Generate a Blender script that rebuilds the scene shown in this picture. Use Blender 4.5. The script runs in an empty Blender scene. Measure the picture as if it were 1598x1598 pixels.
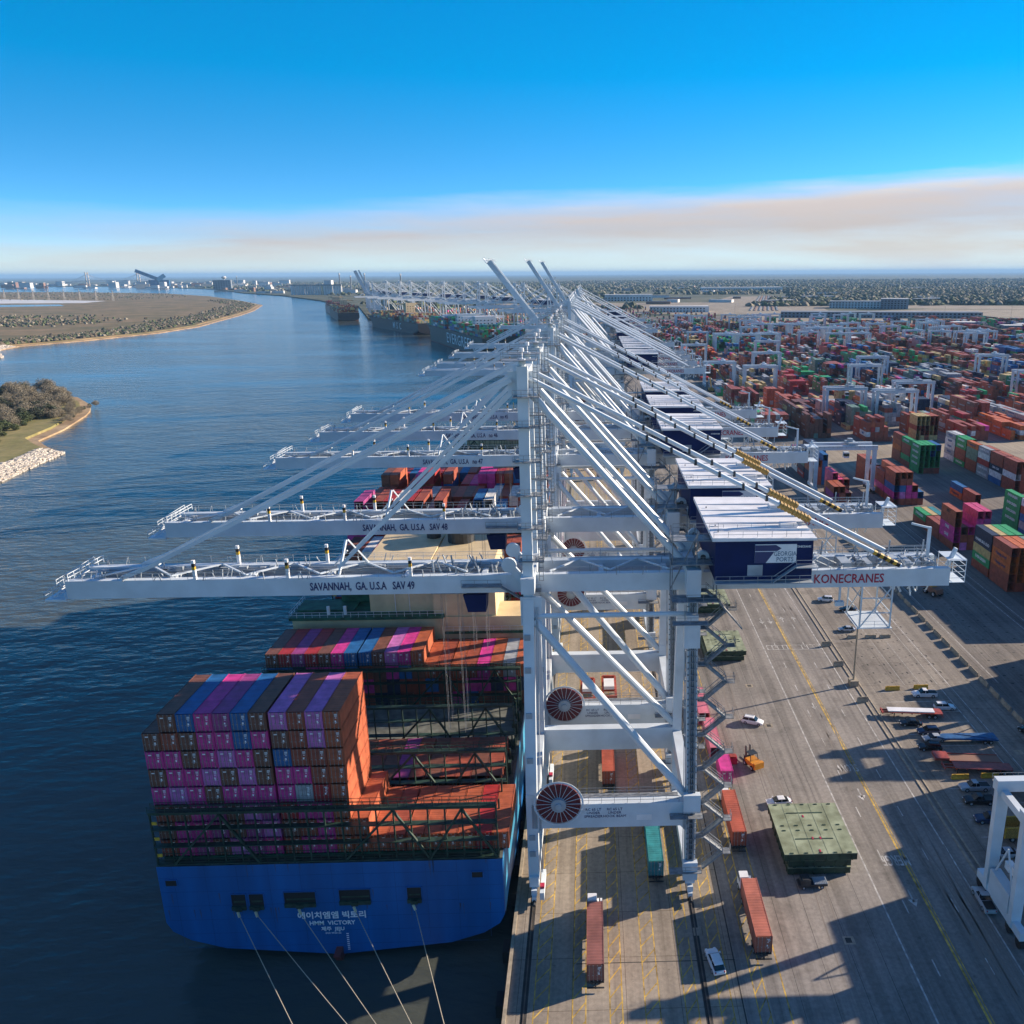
import bpy, math, random, numpy as np
from mathutils import Vector, Matrix
random.seed(7)
S = bpy.context.scene
COL = S.collection
R = math.radians
pi = math.pi

# ------------------------------------------------------------------ camera, sky, sun
AZ, EL = R(19.5), R(19.5)            # sun: azimuth from +X towards +Y, elevation
cd = bpy.data.cameras.new('camera'); cam = bpy.data.objects.new('camera', cd); COL.objects.link(cam)
S.camera = cam
cd.sensor_width = 36; cd.lens = 1300/1598*36; cd.shift_x = -(960-799)/1598
cd.clip_start = 1; cd.clip_end = 120000
_p, _y, _r = R(15.985), R(1.61), R(0.30)
f_ = Vector((math.sin(_y)*math.cos(_p), math.cos(_y)*math.cos(_p), -math.sin(_p)))
r_ = Vector((math.cos(_y), -math.sin(_y), 0)); u_ = r_.cross(f_)
r2 = math.cos(_r)*r_ - math.sin(_r)*u_; u2 = math.sin(_r)*r_ + math.cos(_r)*u_
cam.matrix_world = Matrix(((r2.x, u2.x, -f_.x, 11.2), (r2.y, u2.y, -f_.y, 0), (r2.z, u2.z, -f_.z, 96), (0, 0, 0, 1)))

W = bpy.data.worlds.new('World'); S.world = W; W.use_nodes = True
nt = W.node_tree; N = nt.nodes; L = nt.links; N.clear()
def nd(t, **k):
    n = N.new(t)
    for a, b in k.items(): setattr(n, a, b)
    return n
def mth(op, a, b=None, c=None, clamp=False):
    n = N.new('ShaderNodeMath'); n.operation = op; n.use_clamp = clamp
    for i, v in enumerate((a, b, c)):
        if v is None: continue
        if isinstance(v, (int, float)): n.inputs[i].default_value = v
        else: L.new(v, n.inputs[i])
    return n.outputs[0]
tc = nd('ShaderNodeTexCoord'); sx = nd('ShaderNodeSeparateXYZ'); L.new(tc.outputs['Generated'], sx.inputs[0])
X_, Y_, Z_ = sx.outputs
cz = nd('ShaderNodeCombineXYZ'); L.new(X_, cz.inputs[0]); L.new(Y_, cz.inputs[1])
L.new(mth('MULTIPLY', mth('MAXIMUM', Z_, 0.0), 4.6), cz.inputs[2])
nrm = nd('ShaderNodeVectorMath', operation='NORMALIZE'); L.new(cz.outputs[0], nrm.inputs[0])
sky = nd('ShaderNodeTexSky', sky_type='NISHITA'); sky.sun_disc = False
sky.sun_elevation = EL; sky.sun_rotation = pi/2-AZ; sky.air_density = 1.0; sky.dust_density = 0.3; sky.ozone_density = 3.0
L.new(nrm.outputs[0], sky.inputs['Vector'])
tint = nd('ShaderNodeValToRGB'); L.new(mth('MAXIMUM', Z_, 0.0), tint.inputs[0])
te = tint.color_ramp.elements; te[0].position = 0; te[0].color = (0.52, 0.72, 0.78, 1); te[1].position = 0.20; te[1].color = (0.0, 0.80, 1.0, 1)
for p_, c_ in ((0.30, (0.0, 0.74, 1.0, 1)), (0.50, (0.34, 0.54, 0.72, 1)), (1.0, (0.42, 0.54, 0.68, 1))): te.new(p_).color = c_
tsc = nd('ShaderNodeVectorMath', operation='SCALE'); tsc.inputs['Scale'].default_value = 1.88; L.new(tint.outputs[0], tsc.inputs[0])
hs = nd('ShaderNodeVectorMath', operation='MULTIPLY'); L.new(tsc.outputs[0], hs.inputs[1]); L.new(sky.outputs[0], hs.inputs[0])
# smoke bank low on the sky, thicker to the right
az = mth('ARCTAN2', X_, Y_)
nz = nd('ShaderNodeTexNoise'); nz.inputs['Scale'].default_value = 2.2; nz.inputs['Detail'].default_value = 9; nz.inputs['Roughness'].default_value = 0.6
mp = nd('ShaderNodeMapping'); mp.inputs['Scale'].default_value = (1, 1, 11); L.new(tc.outputs['Generated'], mp.inputs[0]); L.new(mp.outputs[0], nz.inputs['Vector'])
nzo = mth('SUBTRACT', nz.outputs['Fac'], 0.5)
edge = mth('ADD', mth('MULTIPLY_ADD', mth('SINE', mth('MINIMUM', mth('MAXIMUM', mth('MULTIPLY', az, 1.9), -1.5), 1.5)), 0.021, 0.0885), mth('MULTIPLY', nzo, 0.05))
soft = mth('MULTIPLY_ADD', mth('MULTIPLY', az, -1.0, None), 0.035, 0.036)
cov = mth('DIVIDE', mth('SUBTRACT', edge, Z_), mth('MAXIMUM', soft, 0.008), clamp=True)
cov = mth('MULTIPLY', cov, mth('MULTIPLY_ADD', az, 0.12, 0.96, clamp=True))
cov = mth('MULTIPLY', cov, mth('MULTIPLY_ADD', nzo, 0.9, 0.93), clamp=True)
rel = mth('DIVIDE', Z_, mth('MAXIMUM', edge, 0.01), clamp=True)
cr = nd('ShaderNodeValToRGB'); L.new(mth('MULTIPLY_ADD', nzo, 0.8, rel), cr.inputs[0])
e = cr.color_ramp.elements
e[0].position = 0.0; e[0].color = (0.70, 0.74, 0.72, 1)
e[1].position = 1.0; e[1].color = (0.74, 0.70, 0.66, 1)
for p_, c_ in ((0.30, (0.62, 0.61, 0.57, 1)), (0.55, (0.53, 0.49, 0.475, 1)), (0.78, (0.585, 0.525, 0.51, 1))):
    q_ = e.new(p_); q_.color = c_
sc = nd('ShaderNodeVectorMath', operation='SCALE'); sc.inputs['Scale'].default_value = 6.0; L.new(cr.outputs[0], sc.inputs[0])
mx = nd('ShaderNodeMix', data_type='RGBA'); L.new(cov, mx.inputs[0]); L.new(hs.outputs[0], mx.inputs[6]); L.new(sc.outputs[0], mx.inputs[7])
bg = nd('ShaderNodeBackground'); bg.inputs['Strength'].default_value = 0.092; L.new(mx.outputs[2], bg.inputs['Color'])
ow = nd('ShaderNodeOutputWorld'); L.new(bg.outputs[0], ow.inputs[0])

sd = bpy.data.lights.new('sun', 'SUN'); sd.energy = 5.0; sd.angle = R(0.53); sd.color = (1.0, 0.83, 0.66)
sun = bpy.data.objects.new('sun', sd); COL.objects.link(sun)
sun.rotation_euler = Vector((math.cos(AZ)*math.cos(EL), math.sin(AZ)*math.cos(EL), math.sin(EL))).to_track_quat('Z', 'Y').to_euler()
S.view_settings.view_transform = 'Standard'; S.view_settings.look = 'None'; S.view_settings.exposure = 1.12; S.view_settings.gamma = 1
S.cycles.max_bounces = 5; S.cycles.diffuse_bounces = 2; S.cycles.glossy_bounces = 2; S.cycles.transparent_max_bounces = 4
S.cycles.volume_bounces = 0

# ------------------------------------------------------------------ materials
def mat(name, c, rough=0.6, var=0.12, scale=0.6, metal=0.0, c2=None, bump=0.0, coord='Object', stretch=None, detail=4, emit=None, spec=None):
    m = bpy.data.materials.new(name); m.use_nodes = True
    n = m.node_tree.nodes; l = m.node_tree.links; b = n['Principled BSDF']
    b.inputs['Roughness'].default_value = rough; b.inputs['Metallic'].default_value = metal
    if spec is not None: b.inputs['Specular IOR Level'].default_value = spec
    t = n.new('ShaderNodeTexCoord'); z = n.new('ShaderNodeTexNoise'); z.inputs['Scale'].default_value = scale; z.inputs['Detail'].default_value = detail
    src = t.outputs[coord]
    if stretch:
        q = n.new('ShaderNodeMapping'); q.inputs['Scale'].default_value = stretch; l.new(src, q.inputs[0]); src = q.outputs[0]
    l.new(src, z.inputs['Vector'])
    r = n.new('ShaderNodeValToRGB'); l.new(z.outputs['Fac'], r.inputs[0])
    a, d = r.color_ramp.elements; a.position = 0.33; d.position = 0.68
    c2 = c2 or tuple(v*(1-var*1.6) for v in c); a.color = (*c2, 1); d.color = (*[min(1, v*(1+var*.5)) for v in c], 1)
    l.new(r.outputs[0], b.inputs['Base Color'])
    if bump:
        bp = n.new('ShaderNodeBump'); bp.inputs['Strength'].default_value = bump; bp.inputs['Distance'].default_value = 0.1
        l.new(z.outputs['Fac'], bp.inputs['Height']); l.new(bp.outputs[0], b.inputs['Normal'])
    return m

CC = dict(maroon=(0.32, 0.075, 0.042), rust=(0.42, 0.105, 0.045), magenta=(0.62, 0.045, 0.27), purple=(0.34, 0.055, 0.22), lilac=(0.56, 0.17, 0.46),
          blue=(0.02, 0.13, 0.34), navy=(0.018, 0.030, 0.07), red=(0.40, 0.03, 0.03), orange=(0.58, 0.14, 0.03), green=(0.03, 0.34, 0.11), teal=(0.03, 0.24, 0.26),
          grey=(0.36, 0.38, 0.40), white=(0.72, 0.72, 0.70), tan=(0.56, 0.42, 0.17), sage=(0.16, 0.26, 0.20), brown=(0.19, 0.075, 0.048), pink=(0.62, 0.07, 0.19))
CM = {k: mat('container_'+k, v, 0.55, 0.22, 0.7, detail=6) for k, v in CC.items()}
CN = list(CC)
CAD = dict(maroon='dark maroon', rust='rust orange', magenta='magenta', purple='dark purple', lilac='lilac', blue='blue', navy='navy', red='red', orange='orange', green='green',
           teal='teal', grey='grey', white='white', tan='sandy yellow', sage='grey green', brown='dark brown', pink='pink')
M = {}
M['crane'] = mat('crane_paint', (0.58, 0.65, 0.70), 0.40, 0.09, 0.25)
M['crane2'] = mat('crane_grey', (0.34, 0.39, 0.43), 0.45, 0.15, 0.5)
M['steel'] = mat('walkway_steel', (0.23, 0.25, 0.27), 0.5, 0.25, 1.5)
M['dark'] = mat('dark_machinery', (0.03, 0.035, 0.04), 0.5, 0.3, 1.2)
M['house'] = mat('navy_panel', (0.006, 0.018, 0.085), 0.6, 0.12, 0.4, spec=.15)
M['roofw'] = mat('white_roof', (0.74, 0.75, 0.76), 0.45, 0.08, 0.5)
M['yellow'] = mat('yellow_paint', (0.60, 0.36, 0.03), 0.5, 0.2, 2)
M['ochre'] = mat('ochre_mesh', (0.45, 0.27, 0.06), 0.6, 0.35, 6)
M['black'] = mat('black_rubber', (0.012, 0.012, 0.013), 0.7, 0.2, 3)
M['reel'] = mat('reel_cable', (0.14, 0.012, 0.025), 0.5, 0.35, 5)
M['txt'] = mat('blue_lettering', (0.02, 0.035, 0.13), 0.5, 0.05)
M['txtr'] = mat('red_lettering', (0.38, 0.012, 0.05), 0.5, 0.05)
M['txtw'] = mat('white_lettering', (0.78, 0.79, 0.80), 0.5, 0.05)
M['txtt'] = mat('slate_lettering', (0.07, 0.16, 0.24), 0.5, 0.05)
M['hull'] = mat('blue_hull', (0.001, 0.105, 0.33), 0.42, 0.16, 0.35, stretch=(1, 1, .12), detail=8)
M['hull_lit'] = mat('hull_sunlit_side', (0.05, 0.30, 0.50), 0.4, 0.25, 0.15, stretch=(1, .3, 1))  # hull blue with the sunlight put into the colour
M['boot'] = mat('antifouling', (0.22, 0.045, 0.04), 0.6, 0.2, 0.5)
M['dgreen'] = mat('deck_green', (0.018, 0.10, 0.055), 0.6, 0.35, 0.6)
M['lash'] = mat('lashing_green', (0.022, 0.055, 0.038), 0.55, 0.35, 1.0)
M['hatch'] = mat('hatch_grey', (0.14, 0.15, 0.13), 0.7, 0.35, 0.5)
M['cream'] = mat('cream_paint', (0.62, 0.50, 0.30), 0.5, 0.12, 0.3)
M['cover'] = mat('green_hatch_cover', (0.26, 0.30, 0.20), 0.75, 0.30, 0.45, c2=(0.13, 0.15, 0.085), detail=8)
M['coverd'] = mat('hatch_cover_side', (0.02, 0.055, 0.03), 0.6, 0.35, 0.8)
M['glass'] = mat('dark_glass', (0.012, 0.016, 0.02), 0.12, 0.1, 1)
M['rope'] = mat('rope', (0.42, 0.38, 0.28), 0.9, 0.1, 4)
M['conc'] = mat('barrier_concrete', (0.36, 0.31, 0.23), 0.85, 0.2, 1.2)
for k, c in dict(carw=(0.72, 0.73, 0.74), cars=(0.36, 0.39, 0.42), cark=(0.012, 0.014, 0.018), carb=(0.015, 0.03, 0.08)).items(): M[k] = mat(k, c, 0.25, 0.05, 1)
M['bark'] = mat('bark', (0.13, 0.10, 0.075), 0.9, 0.2, 2)
M['twig'] = mat('bare_twigs', (0.27, 0.235, 0.165), 0.9, 0.35, 0.12)
M['leafg'] = mat('evergreen_leaves', (0.09, 0.12, 0.04), 0.8, 0.45, 0.15)
M['leafd'] = mat('dark_leaves', (0.06, 0.075, 0.04), 0.8, 0.4, 0.1)
M['rock'] = mat('riprap_rock', (0.50, 0.46, 0.40), 0.9, 0.35, 0.8)
M['brick'] = mat('brown_wall', (0.24, 0.13, 0.09), 0.8, 0.2, 0.02)
M['bwhite'] = mat('pale_wall', (0.62, 0.62, 0.60), 0.7, 0.15, 0.02)
M['bgrey'] = mat('grey_roof', (0.20, 0.23, 0.26), 0.7, 0.2, 0.02)
M['bblue'] = mat('blue_steel', (0.015, 0.12, 0.26), 0.6, 0.25, 0.05)

def surf(name, base, dark, joint=None, streak=None, scale=0.05, rough=0.85, fine=1.5, patch=None):
    """paved ground: broad stains, fine grain, tyre streaks along Y, slab joints"""
    m = bpy.data.materials.new(name); m.use_nodes = True
    n = m.node_tree.nodes; l = m.node_tree.links; b = n['Principled BSDF']; b.inputs['Roughness'].default_value = rough; b.inputs['Specular IOR Level'].default_value = 0.2
    t = n.new('ShaderNodeTexCoord'); o = t.outputs['Object']
    def noise(s, st=None, det=5, ro=0.6):
        z = n.new('ShaderNodeTexNoise'); z.inputs['Scale'].default_value = s; z.inputs['Detail'].default_value = det; z.inputs['Roughness'].default_value = ro
        if st:
            q = n.new('ShaderNodeMapping'); q.inputs['Scale'].default_value = st; l.new(o, q.inputs[0]); l.new(q.outputs[0], z.inputs[0])
        else: l.new(o, z.inputs[0])
        return z.outputs['Fac']
    def ramp(src, c0, c1, p0=.35, p1=.65):
        r = n.new('ShaderNodeValToRGB'); l.new(src, r.inputs[0]); a, d = r.color_ramp.elements
        a.position = p0; d.position = p1; a.color = (*c0, 1); d.color = (*c1, 1); return r.outputs[0]
    def mul(a, b_):
        q = n.new('ShaderNodeMix'); q.data_type = 'RGBA'; q.blend_type = 'MULTIPLY'; q.inputs[0].default_value = 1; l.new(a, q.inputs[6]); l.new(b_, q.inputs[7]); return q.outputs[2]
    c = ramp(noise(scale), dark, base)
    c = mul(c, ramp(noise(fine, det=3), (.82,)*3, (1.05,)*3))
    if streak: c = mul(c, ramp(noise(0.55, (1, 0.02, 1), 4), (streak,)*3, (1,)*3, .40, .56)); c = mul(c, ramp(noise(1.6, (1, 0.012, 1), 3), (.86,)*3, (1,)*3, .34, .44)); c = mul(c, ramp(noise(0.35, None, 8, .75), (.62,)*3, (1,)*3, .30, .40))
    if patch: c = mul(c, ramp(noise(0.16, None, 3), (patch,)*3, (1,)*3, .36, .44))
    if joint:
        w = n.new('ShaderNodeTexBrick'); w.offset = 0.0; w.inputs['Scale'].default_value = 1; w.inputs['Mortar Size'].default_value = 0.05; w.inputs['Brick Width'].default_value = joint[0]
        w.inputs['Row Height'].default_value = joint[1]; w.inputs['Color1'].default_value = (1, 1, 1, 1); w.inputs['Color2'].default_value = (.90, .90, .90, 1); w.inputs['Mortar'].default_value = (.50, .48, .46, 1)
        l.new(o, w.inputs['Vector']); c = mul(c, w.outputs['Color'])
    l.new(c, b.inputs['Base Color'])
    return m
M['apron'] = surf('apron_concrete', (0.39, 0.335, 0.265), (0.28, 0.24, 0.19), (7.5, 9.0), 0.80, 0.06)
M['road'] = surf('road_asphalt', (0.30, 0.275, 0.245), (0.215, 0.20, 0.18), None, 0.72, 0.04, patch=.86)
M['lot'] = surf('lot_concrete', (0.33, 0.295, 0.245), (0.23, 0.205, 0.175), (6, 12), 0.75, 0.06, patch=.8)
M['yard'] = surf('yard_pavement', (0.26, 0.235, 0.20), (0.17, 0.155, 0.14), (12, 12), 0.75, 0.03)
M['pale'] = surf('pale_pavement', (0.42, 0.36, 0.27), (0.28, 0.24, 0.185), (9, 9), 0.85, 0.03)
M['land'] = surf('land_cover', (0.15, 0.15, 0.105), (0.05, 0.068, 0.04), None, None, 0.006, 0.95, 0.03)
M['marsh'] = surf('marsh_grass', (0.26, 0.185, 0.105), (0.13, 0.12, 0.06), None, None, 0.012, 0.95, 0.05)
M['grass'] = surf('bank_grass', (0.30, 0.25, 0.11), (0.19, 0.18, 0.07), None, None, 0.05, 0.95, 0.3)
M['sand'] = surf('sandy_bank', (0.45, 0.33, 0.20), (0.26, 0.18, 0.11), None, None, 0.06, 0.95, 0.3)
M['ymark'] = mat('yellow_marking', (0.58, 0.38, 0.07), 0.8, 0.45, 0.8)
M['wmark'] = mat('white_marking', (0.48, 0.47, 0.44), 0.8, 0.35, 0.8)
M['seam'] = mat('dark_seam', (0.04, 0.038, 0.035), 0.8, 0.3, 0.5)
M['railm'] = mat('crane_rail', (0.10, 0.085, 0.07), 0.5, 0.3, 0.5)

wm = bpy.data.materials.new('river_water'); wm.use_nodes = True
n = wm.node_tree.nodes; l = wm.node_tree.links; b = n['Principled BSDF']
b.inputs['Roughness'].default_value = 0.12; b.inputs['IOR'].default_value = 1.33
t = n.new('ShaderNodeTexCoord')
def wn(s, st, det):
    q = n.new('ShaderNodeMapping'); q.inputs['Scale'].default_value = st; q.inputs['Rotation'].default_value = (0, 0, R(14)); l.new(t.outputs['Object'], q.inputs[0])
    z = n.new('ShaderNodeTexNoise'); z.inputs['Scale'].default_value = s; z.inputs['Detail'].default_value = det; l.new(q.outputs[0], z.inputs[0]); return z.outputs['Fac']
def wmth(op, a, b_):
    q = n.new('ShaderNodeMath'); q.operation = op
    for i, v in enumerate((a, b_)):
        if isinstance(v, (int, float)): q.inputs[i].default_value = v
        else: l.new(v, q.inputs[i])
    return q.outputs[0]
big = wn(0.012, (.35, 1, 1), 3)
h = wmth('ADD', wmth('MULTIPLY', wn(0.42, (.45, 1, 1), 4), 1.0), wmth('MULTIPLY', wn(0.09, (.6, 1, 1), 2), 1.6))
bp = n.new('ShaderNodeBump'); bp.inputs['Distance'].default_value = 1.0
l.new(wmth('MAXIMUM', wmth('ADD', wmth('MULTIPLY', big, 1.5), -0.32), 0.12), bp.inputs['Strength'])
l.new(h, bp.inputs['Height']); l.new(bp.outputs[0], b.inputs['Normal'])
r = n.new('ShaderNodeValToRGB'); l.new(wn(0.02, (1, 1, 1), 4), r.inputs[0]); r.color_ramp.elements[0].color = (0.052, 0.064, 0.060, 1); r.color_ramp.elements[1].color = (0.084, 0.090, 0.072, 1)
l.new(r.outputs[0], b.inputs['Base Color'])
M['water'] = wm

# ------------------------------------------------------------------ builders
class MB:
    def __init__(s): s.v = []; s.f = []; s.m = []
    def add(s, vs, fs, mi=0):
        o = len(s.v); s.v += [tuple(v) for v in vs]
        for f in fs: s.f.append(tuple(i+o for i in f)); s.m.append(mi)
        return s
    def hexa(s, p, mi=0):
        return s.add(p, [(0, 3, 2, 1), (4, 5, 6, 7), (0, 1, 5, 4), (1, 2, 6, 5), (2, 3, 7, 6), (3, 0, 4, 7)], mi)
    def box(s, x0, x1, y0, y1, z0, z1, mi=0):
        return s.hexa([(x0, y0, z0), (x1, y0, z0), (x1, y1, z0), (x0, y1, z0), (x0, y0, z1), (x1, y0, z1), (x1, y1, z1), (x0, y1, z1)], mi)
    def bar(s, p, q, w, h=None, mi=0, up=(0, 0, 1), w2=None, h2=None):
        p = Vector(p); q = Vector(q); h = h or w; w2 = w2 or w; h2 = h2 or h
        d = (q-p).normalized(); u = Vector(up)
        if abs(d.dot(u)) > .99: u = Vector((0, 1, 0))
        a = d.cross(u).normalized(); c = a.cross(d)
        P = [p-a*w/2-c*h/2, p+a*w/2-c*h/2, p+a*w/2+c*h/2, p-a*w/2+c*h/2]
        Q = [q-a*w2/2-c*h2/2, q+a*w2/2-c*h2/2, q+a*w2/2+c*h2/2, q-a*w2/2+c*h2/2]
        return s.hexa(P+Q, mi)
    def tube(s, p, q, r, n=8, mi=0, r2=None):
        p = Vector(p); q = Vector(q); d = (q-p).normalized(); u = Vector((0, 0, 1))
        if abs(d.dot(u)) > .99: u = Vector((0, 1, 0))
        a = d.cross(u).normalized(); c = a.cross(d); r2 = r if r2 is None else r2
        vs = [p+(a*math.cos(t)+c*math.sin(t))*r for t in [2*pi*i/n for i in range(n)]]+[q+(a*math.cos(t)+c*math.sin(t))*r2 for t in [2*pi*i/n for i in range(n)]]
        return s.add(vs, [(i, (i+1) % n, n+(i+1) % n, n+i) for i in range(n)]+[tuple(range(n-1, -1, -1)), tuple(range(n, 2*n))], mi)
    def prism(s, pts, z0, z1, mi=0, mt=None):
        n = len(pts); vs = [(x, y, z0) for x, y in pts]+[(x, y, z1) for x, y in pts]
        s.add(vs, [(i, (i+1) % n, n+(i+1) % n, n+i) for i in range(n)]+[tuple(range(n-1, -1, -1))], mi)
        return s.add(vs[n:], [tuple(range(n))], mi if mt is None else mt)
    def quad(s, x0, x1, y0, y1, z, mi=0): return s.add([(x0, y0, z), (x1, y0, z), (x1, y1, z), (x0, y1, z)], [(0, 1, 2, 3)], mi)
    def rail(s, p, q, h=1.1, step=2.0, t=.05, mi=0):
        p = Vector(p); q = Vector(q); n = max(1, int((q-p).length/step)); z = Vector((0, 0, 1))
        for k in (h, h*.5): s.bar(p+z*k, q+z*k, t, t, mi)
        for i in range(n+1): a = p.lerp(q, i/n); s.bar(a, a+z*h, t, t, mi)
        return s
    def mesh(s, name, mats):
        me = bpy.data.meshes.new(name); me.from_pydata(s.v, [], s.f)
        for m in (mats if isinstance(mats, (list, tuple)) else [mats]): me.materials.append(M[m] if isinstance(m, str) else m)
        me.polygons.foreach_set('material_index', s.m); me.update(); return me
    def build(s, name, mats, parent=None, loc=None):
        return link(name, s.mesh(name, mats), parent, loc)
def link(name, me, parent=None, loc=None, rz=None):
    o = bpy.data.objects.new(name, me); COL.objects.link(o)
    if parent is not None: o.parent = parent
    if loc is not None: o.location = loc
    if rz is not None: o.rotation_euler = (0, 0, rz)
    return o
def tag(o, label=None, cat=None, group=None, kind=None):
    for k, v in (('label', label), ('category', cat), ('group', group), ('kind', kind)):
        if v: o[k] = v
    return o
def thing(name, label, cat, loc=(0, 0, 0), rz=0, group=None):
    o = bpy.data.objects.new(name, None); COL.objects.link(o); o.location = loc; o.rotation_euler = (0, 0, rz); o.empty_display_size = .1
    return tag(o, label, cat, group)
def struct(name, mb, mats): return tag(mb.build(name, mats), kind='structure')
KIDS = {}
def copy_tree(o, loc, rz=None, label=None, group=None, skip=()):
    def rec(a, par):
        c = a.copy(); COL.objects.link(c); c.parent = par
        for ch in KIDS.get(a.name) or a.children:
            if ch.name.split('.')[0] not in skip: rec(ch, c)
        return c
    c = rec(o, None); c.location = loc
    if rz is not None: c.rotation_euler = (0, 0, rz)
    if label: c['label'] = label
    if group: c['group'] = group
    return c
def text(s, size, m, parent, loc, rot, name='lettering', bold=0.0, align='CENTER', sx=1.0, depth=.02, wide=1.0):
    cu = bpy.data.curves.new('t', 'FONT'); cu.body = s; cu.size = size; cu.align_x = align; cu.align_y = 'CENTER'; cu.offset = bold; cu.extrude = depth; cu.space_character = wide; cu.resolution_u = 2
    o = bpy.data.objects.new('t', cu); COL.objects.link(o)
    dg = bpy.context.evaluated_depsgraph_get(); me = bpy.data.meshes.new_from_object(o.evaluated_get(dg))
    bpy.data.objects.remove(o)
    me.materials.clear(); me.materials.append(M[m] if isinstance(m, str) else m)
    t_ = link(name, me, parent, loc); t_.rotation_euler = rot; t_.scale = (sx, 1, 1); return t_
FRONT = (pi/2, 0, 0)          # lettering read from -Y
LEFT = (pi/2, 0, -pi/2)       # lettering read from -X
ORD = ['first', 'second', 'third', 'fourth', 'fifth', 'sixth', 'seventh', 'eighth', 'ninth', 'tenth', 'eleventh', 'twelfth', 'thirteenth', 'fourteenth', 'fifteenth', 'sixteenth', 'seventeenth', 'eighteenth', 'nineteenth', 'twentieth']

# ------------------------------------------------------------------ setting: water, land, pavements
w_ = MB(); w_.quad(-60000, 500, -300, 60000, -4); struct('river', w_, 'water')
main = [(-1.8, -300), (-1.8, 960), (-32, 1055), (-236, 1560), (-440, 1870), (-500, 1985), (-730, 2770), (-804, 2855), (-1055, 3433), (-1517, 4319), (-1969, 4986), (-2560, 6100), (-2950, 6700), (-3600, 7500),
        (-4300, 8500), (-6000, 9000), (-12000, 9400), (-60000, 20000), (-60000, 70000), (70000, 70000), (70000, -300)]
g = MB(); g.prism(main, -9, -.03); struct('mainland_ground', g, 'land')
isl2 = [(-9000, 900), (-1500, 950), (-759, 1124), (-815, 1200), (-835, 1280), (-800, 1373), (-767, 1562), (-780, 1750), (-826, 1945), (-895, 2250), (-971, 2536), (-1120, 3000), (-1400, 3520), (-1843, 4273), (-2400, 5000), (-3300, 5600), (-6000, 6400), (-9000, 6400)]
def inset(poly, c, k): return [(c[0]+(x-c[0])*k, c[1]+(y-c[1])*k) for x, y in poly]
g = MB(); g.prism(isl2, -9, -3.2, 0); struct('far_island_bank', g, 'sand')
g = MB(); g.prism([(x-16, y+4) for x, y in isl2], -9, -1.6, 0); struct('far_island_ground', g, 'marsh')
isl1 = [(-1400, -200), (-420, 280), (-289, 400), (-289, 419), (-295, 454), (-300, 488), (-318, 505), (-336, 525), (-340, 545), (-344, 565), (-352, 590), (-363, 624), (-372, 645), (-380, 660), (-392, 680), (-426, 722), (-520, 770), (-700, 790), (-1400, 700)]
g = MB(); g.prism(isl1, -9, -3.0, 0); struct('near_island_bank', g, 'sand')
g = MB(); g.prism([(x-9, y+2) for x, y in isl1], -9, -1.5, 0); struct('near_island_ground', g, 'grass')
g = MB(); g.prism([(-2700, 3300), (-1900, 3300), (-1960, 3560), (-2600, 3900), (-3400, 4400), (-3900, 4200)], -1.9, -1.55); struct('salt_flat', g, 'bwhite')
g = MB(); g.prism([(-2500, 2700), (-1780, 2980), (-1900, 3150), (-2700, 3080), (-4200, 2600)], -1.9, -1.5); struct('inlet_water', g, 'water')
g = MB(); g.prism([(-1.8, -300), (31, -300), (31, 955), (-1.8, 955)], -8, 0.0); struct('quay_apron', g, 'apron')
g = MB(); g.quad(31, 74.6, -300, 1300, 0.0); struct('road', g, 'road')
g = MB(); g.quad(74.6, 106, -300, 1300, 0.0); struct('parking_lot_pavement', g, 'lot')
g = MB(); g.prism([(106, -300), (900, -300), (900, 1250), (1100, 1700), (1100, 2050), (120, 1950), (-180, 1600), (-10, 1080), (31, 1300), (106, 1300)], -.02, 0.0); struct('container_yard_pavement', g, 'yard')
g = MB()
g.quad(106, 900, 426, 472, .004); g.quad(76, 900, 652, 668, .004); g.quad(106, 900, 852, 872, .004); g.prism([(139, 385), (170, 385), (170, 426), (139, 426)], .0, .004)
g.prism([(204, 430), (330, 400), (560, 500), (330, 520)], .001, .006)
g.prism([(350, 1650), (1300, 1500), (1500, 2100), (900, 2250), (400, 2050)], .001, .006)
g.prism([(200, 2050), (600, 2050), (900, 3600), (600, 3600)], .001, .005)
g.prism([(-150, 2100), (500, 2100), (700, 2900), (-300, 2900)], .001, .004); g.prism([(650, 2420), (1150, 2200), (1300, 2420), (760, 2620)], .001, .0045)
struct('cross_road', g, 'pale')

g = MB()                                                           # markings
LN = [(2.3, 4.3), (7.6, 9.4), (12.7, 14.4), (17.5, 19.5), (23.0, 24.7), (27.7, 29.4), (32.8, 34.3)]
for a, b_ in LN:
    for x in (a, b_): g.quad(x-.08, x+.08, 60, 420, .004, 0)
    y = 62
    while y < 330:
        g.add([(a, y, .0045), (a+.14, y-.1, .0045), (b_, y+2.2, .0045), (b_-.14, y+2.3, .0045)], [(0, 1, 2, 3)], 0); y += 3.0
g.quad(36.9, 37.1, 60, 420, .004, 0)
g.quad(63.0, 63.35, 60, 1200, .004, 0); g.quad(63.6, 63.75, 60, 1200, .004, 0)
for x, wd in ((56.2, .13), (71.6, .13)): g.quad(x-wd, x+wd, 60, 1200, .004, 1)
for x in (59.6, 67.4, 52.6):
    y = 70
    while y < 600 and x > 53: g.quad(x-.1, x+.1, y, y+3, .004, 1); y += 12
for y in (200.6, 203.2): g.quad(57.2, 71.4, y, y+.2, .004, 1)
for x in [57.2, 58.6, 60, 61.4, 62.6, 66.5, 68, 69.6, 71.2]: g.quad(x-.12, x+.12, 200.7, 203.2, .004, 1)
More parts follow.
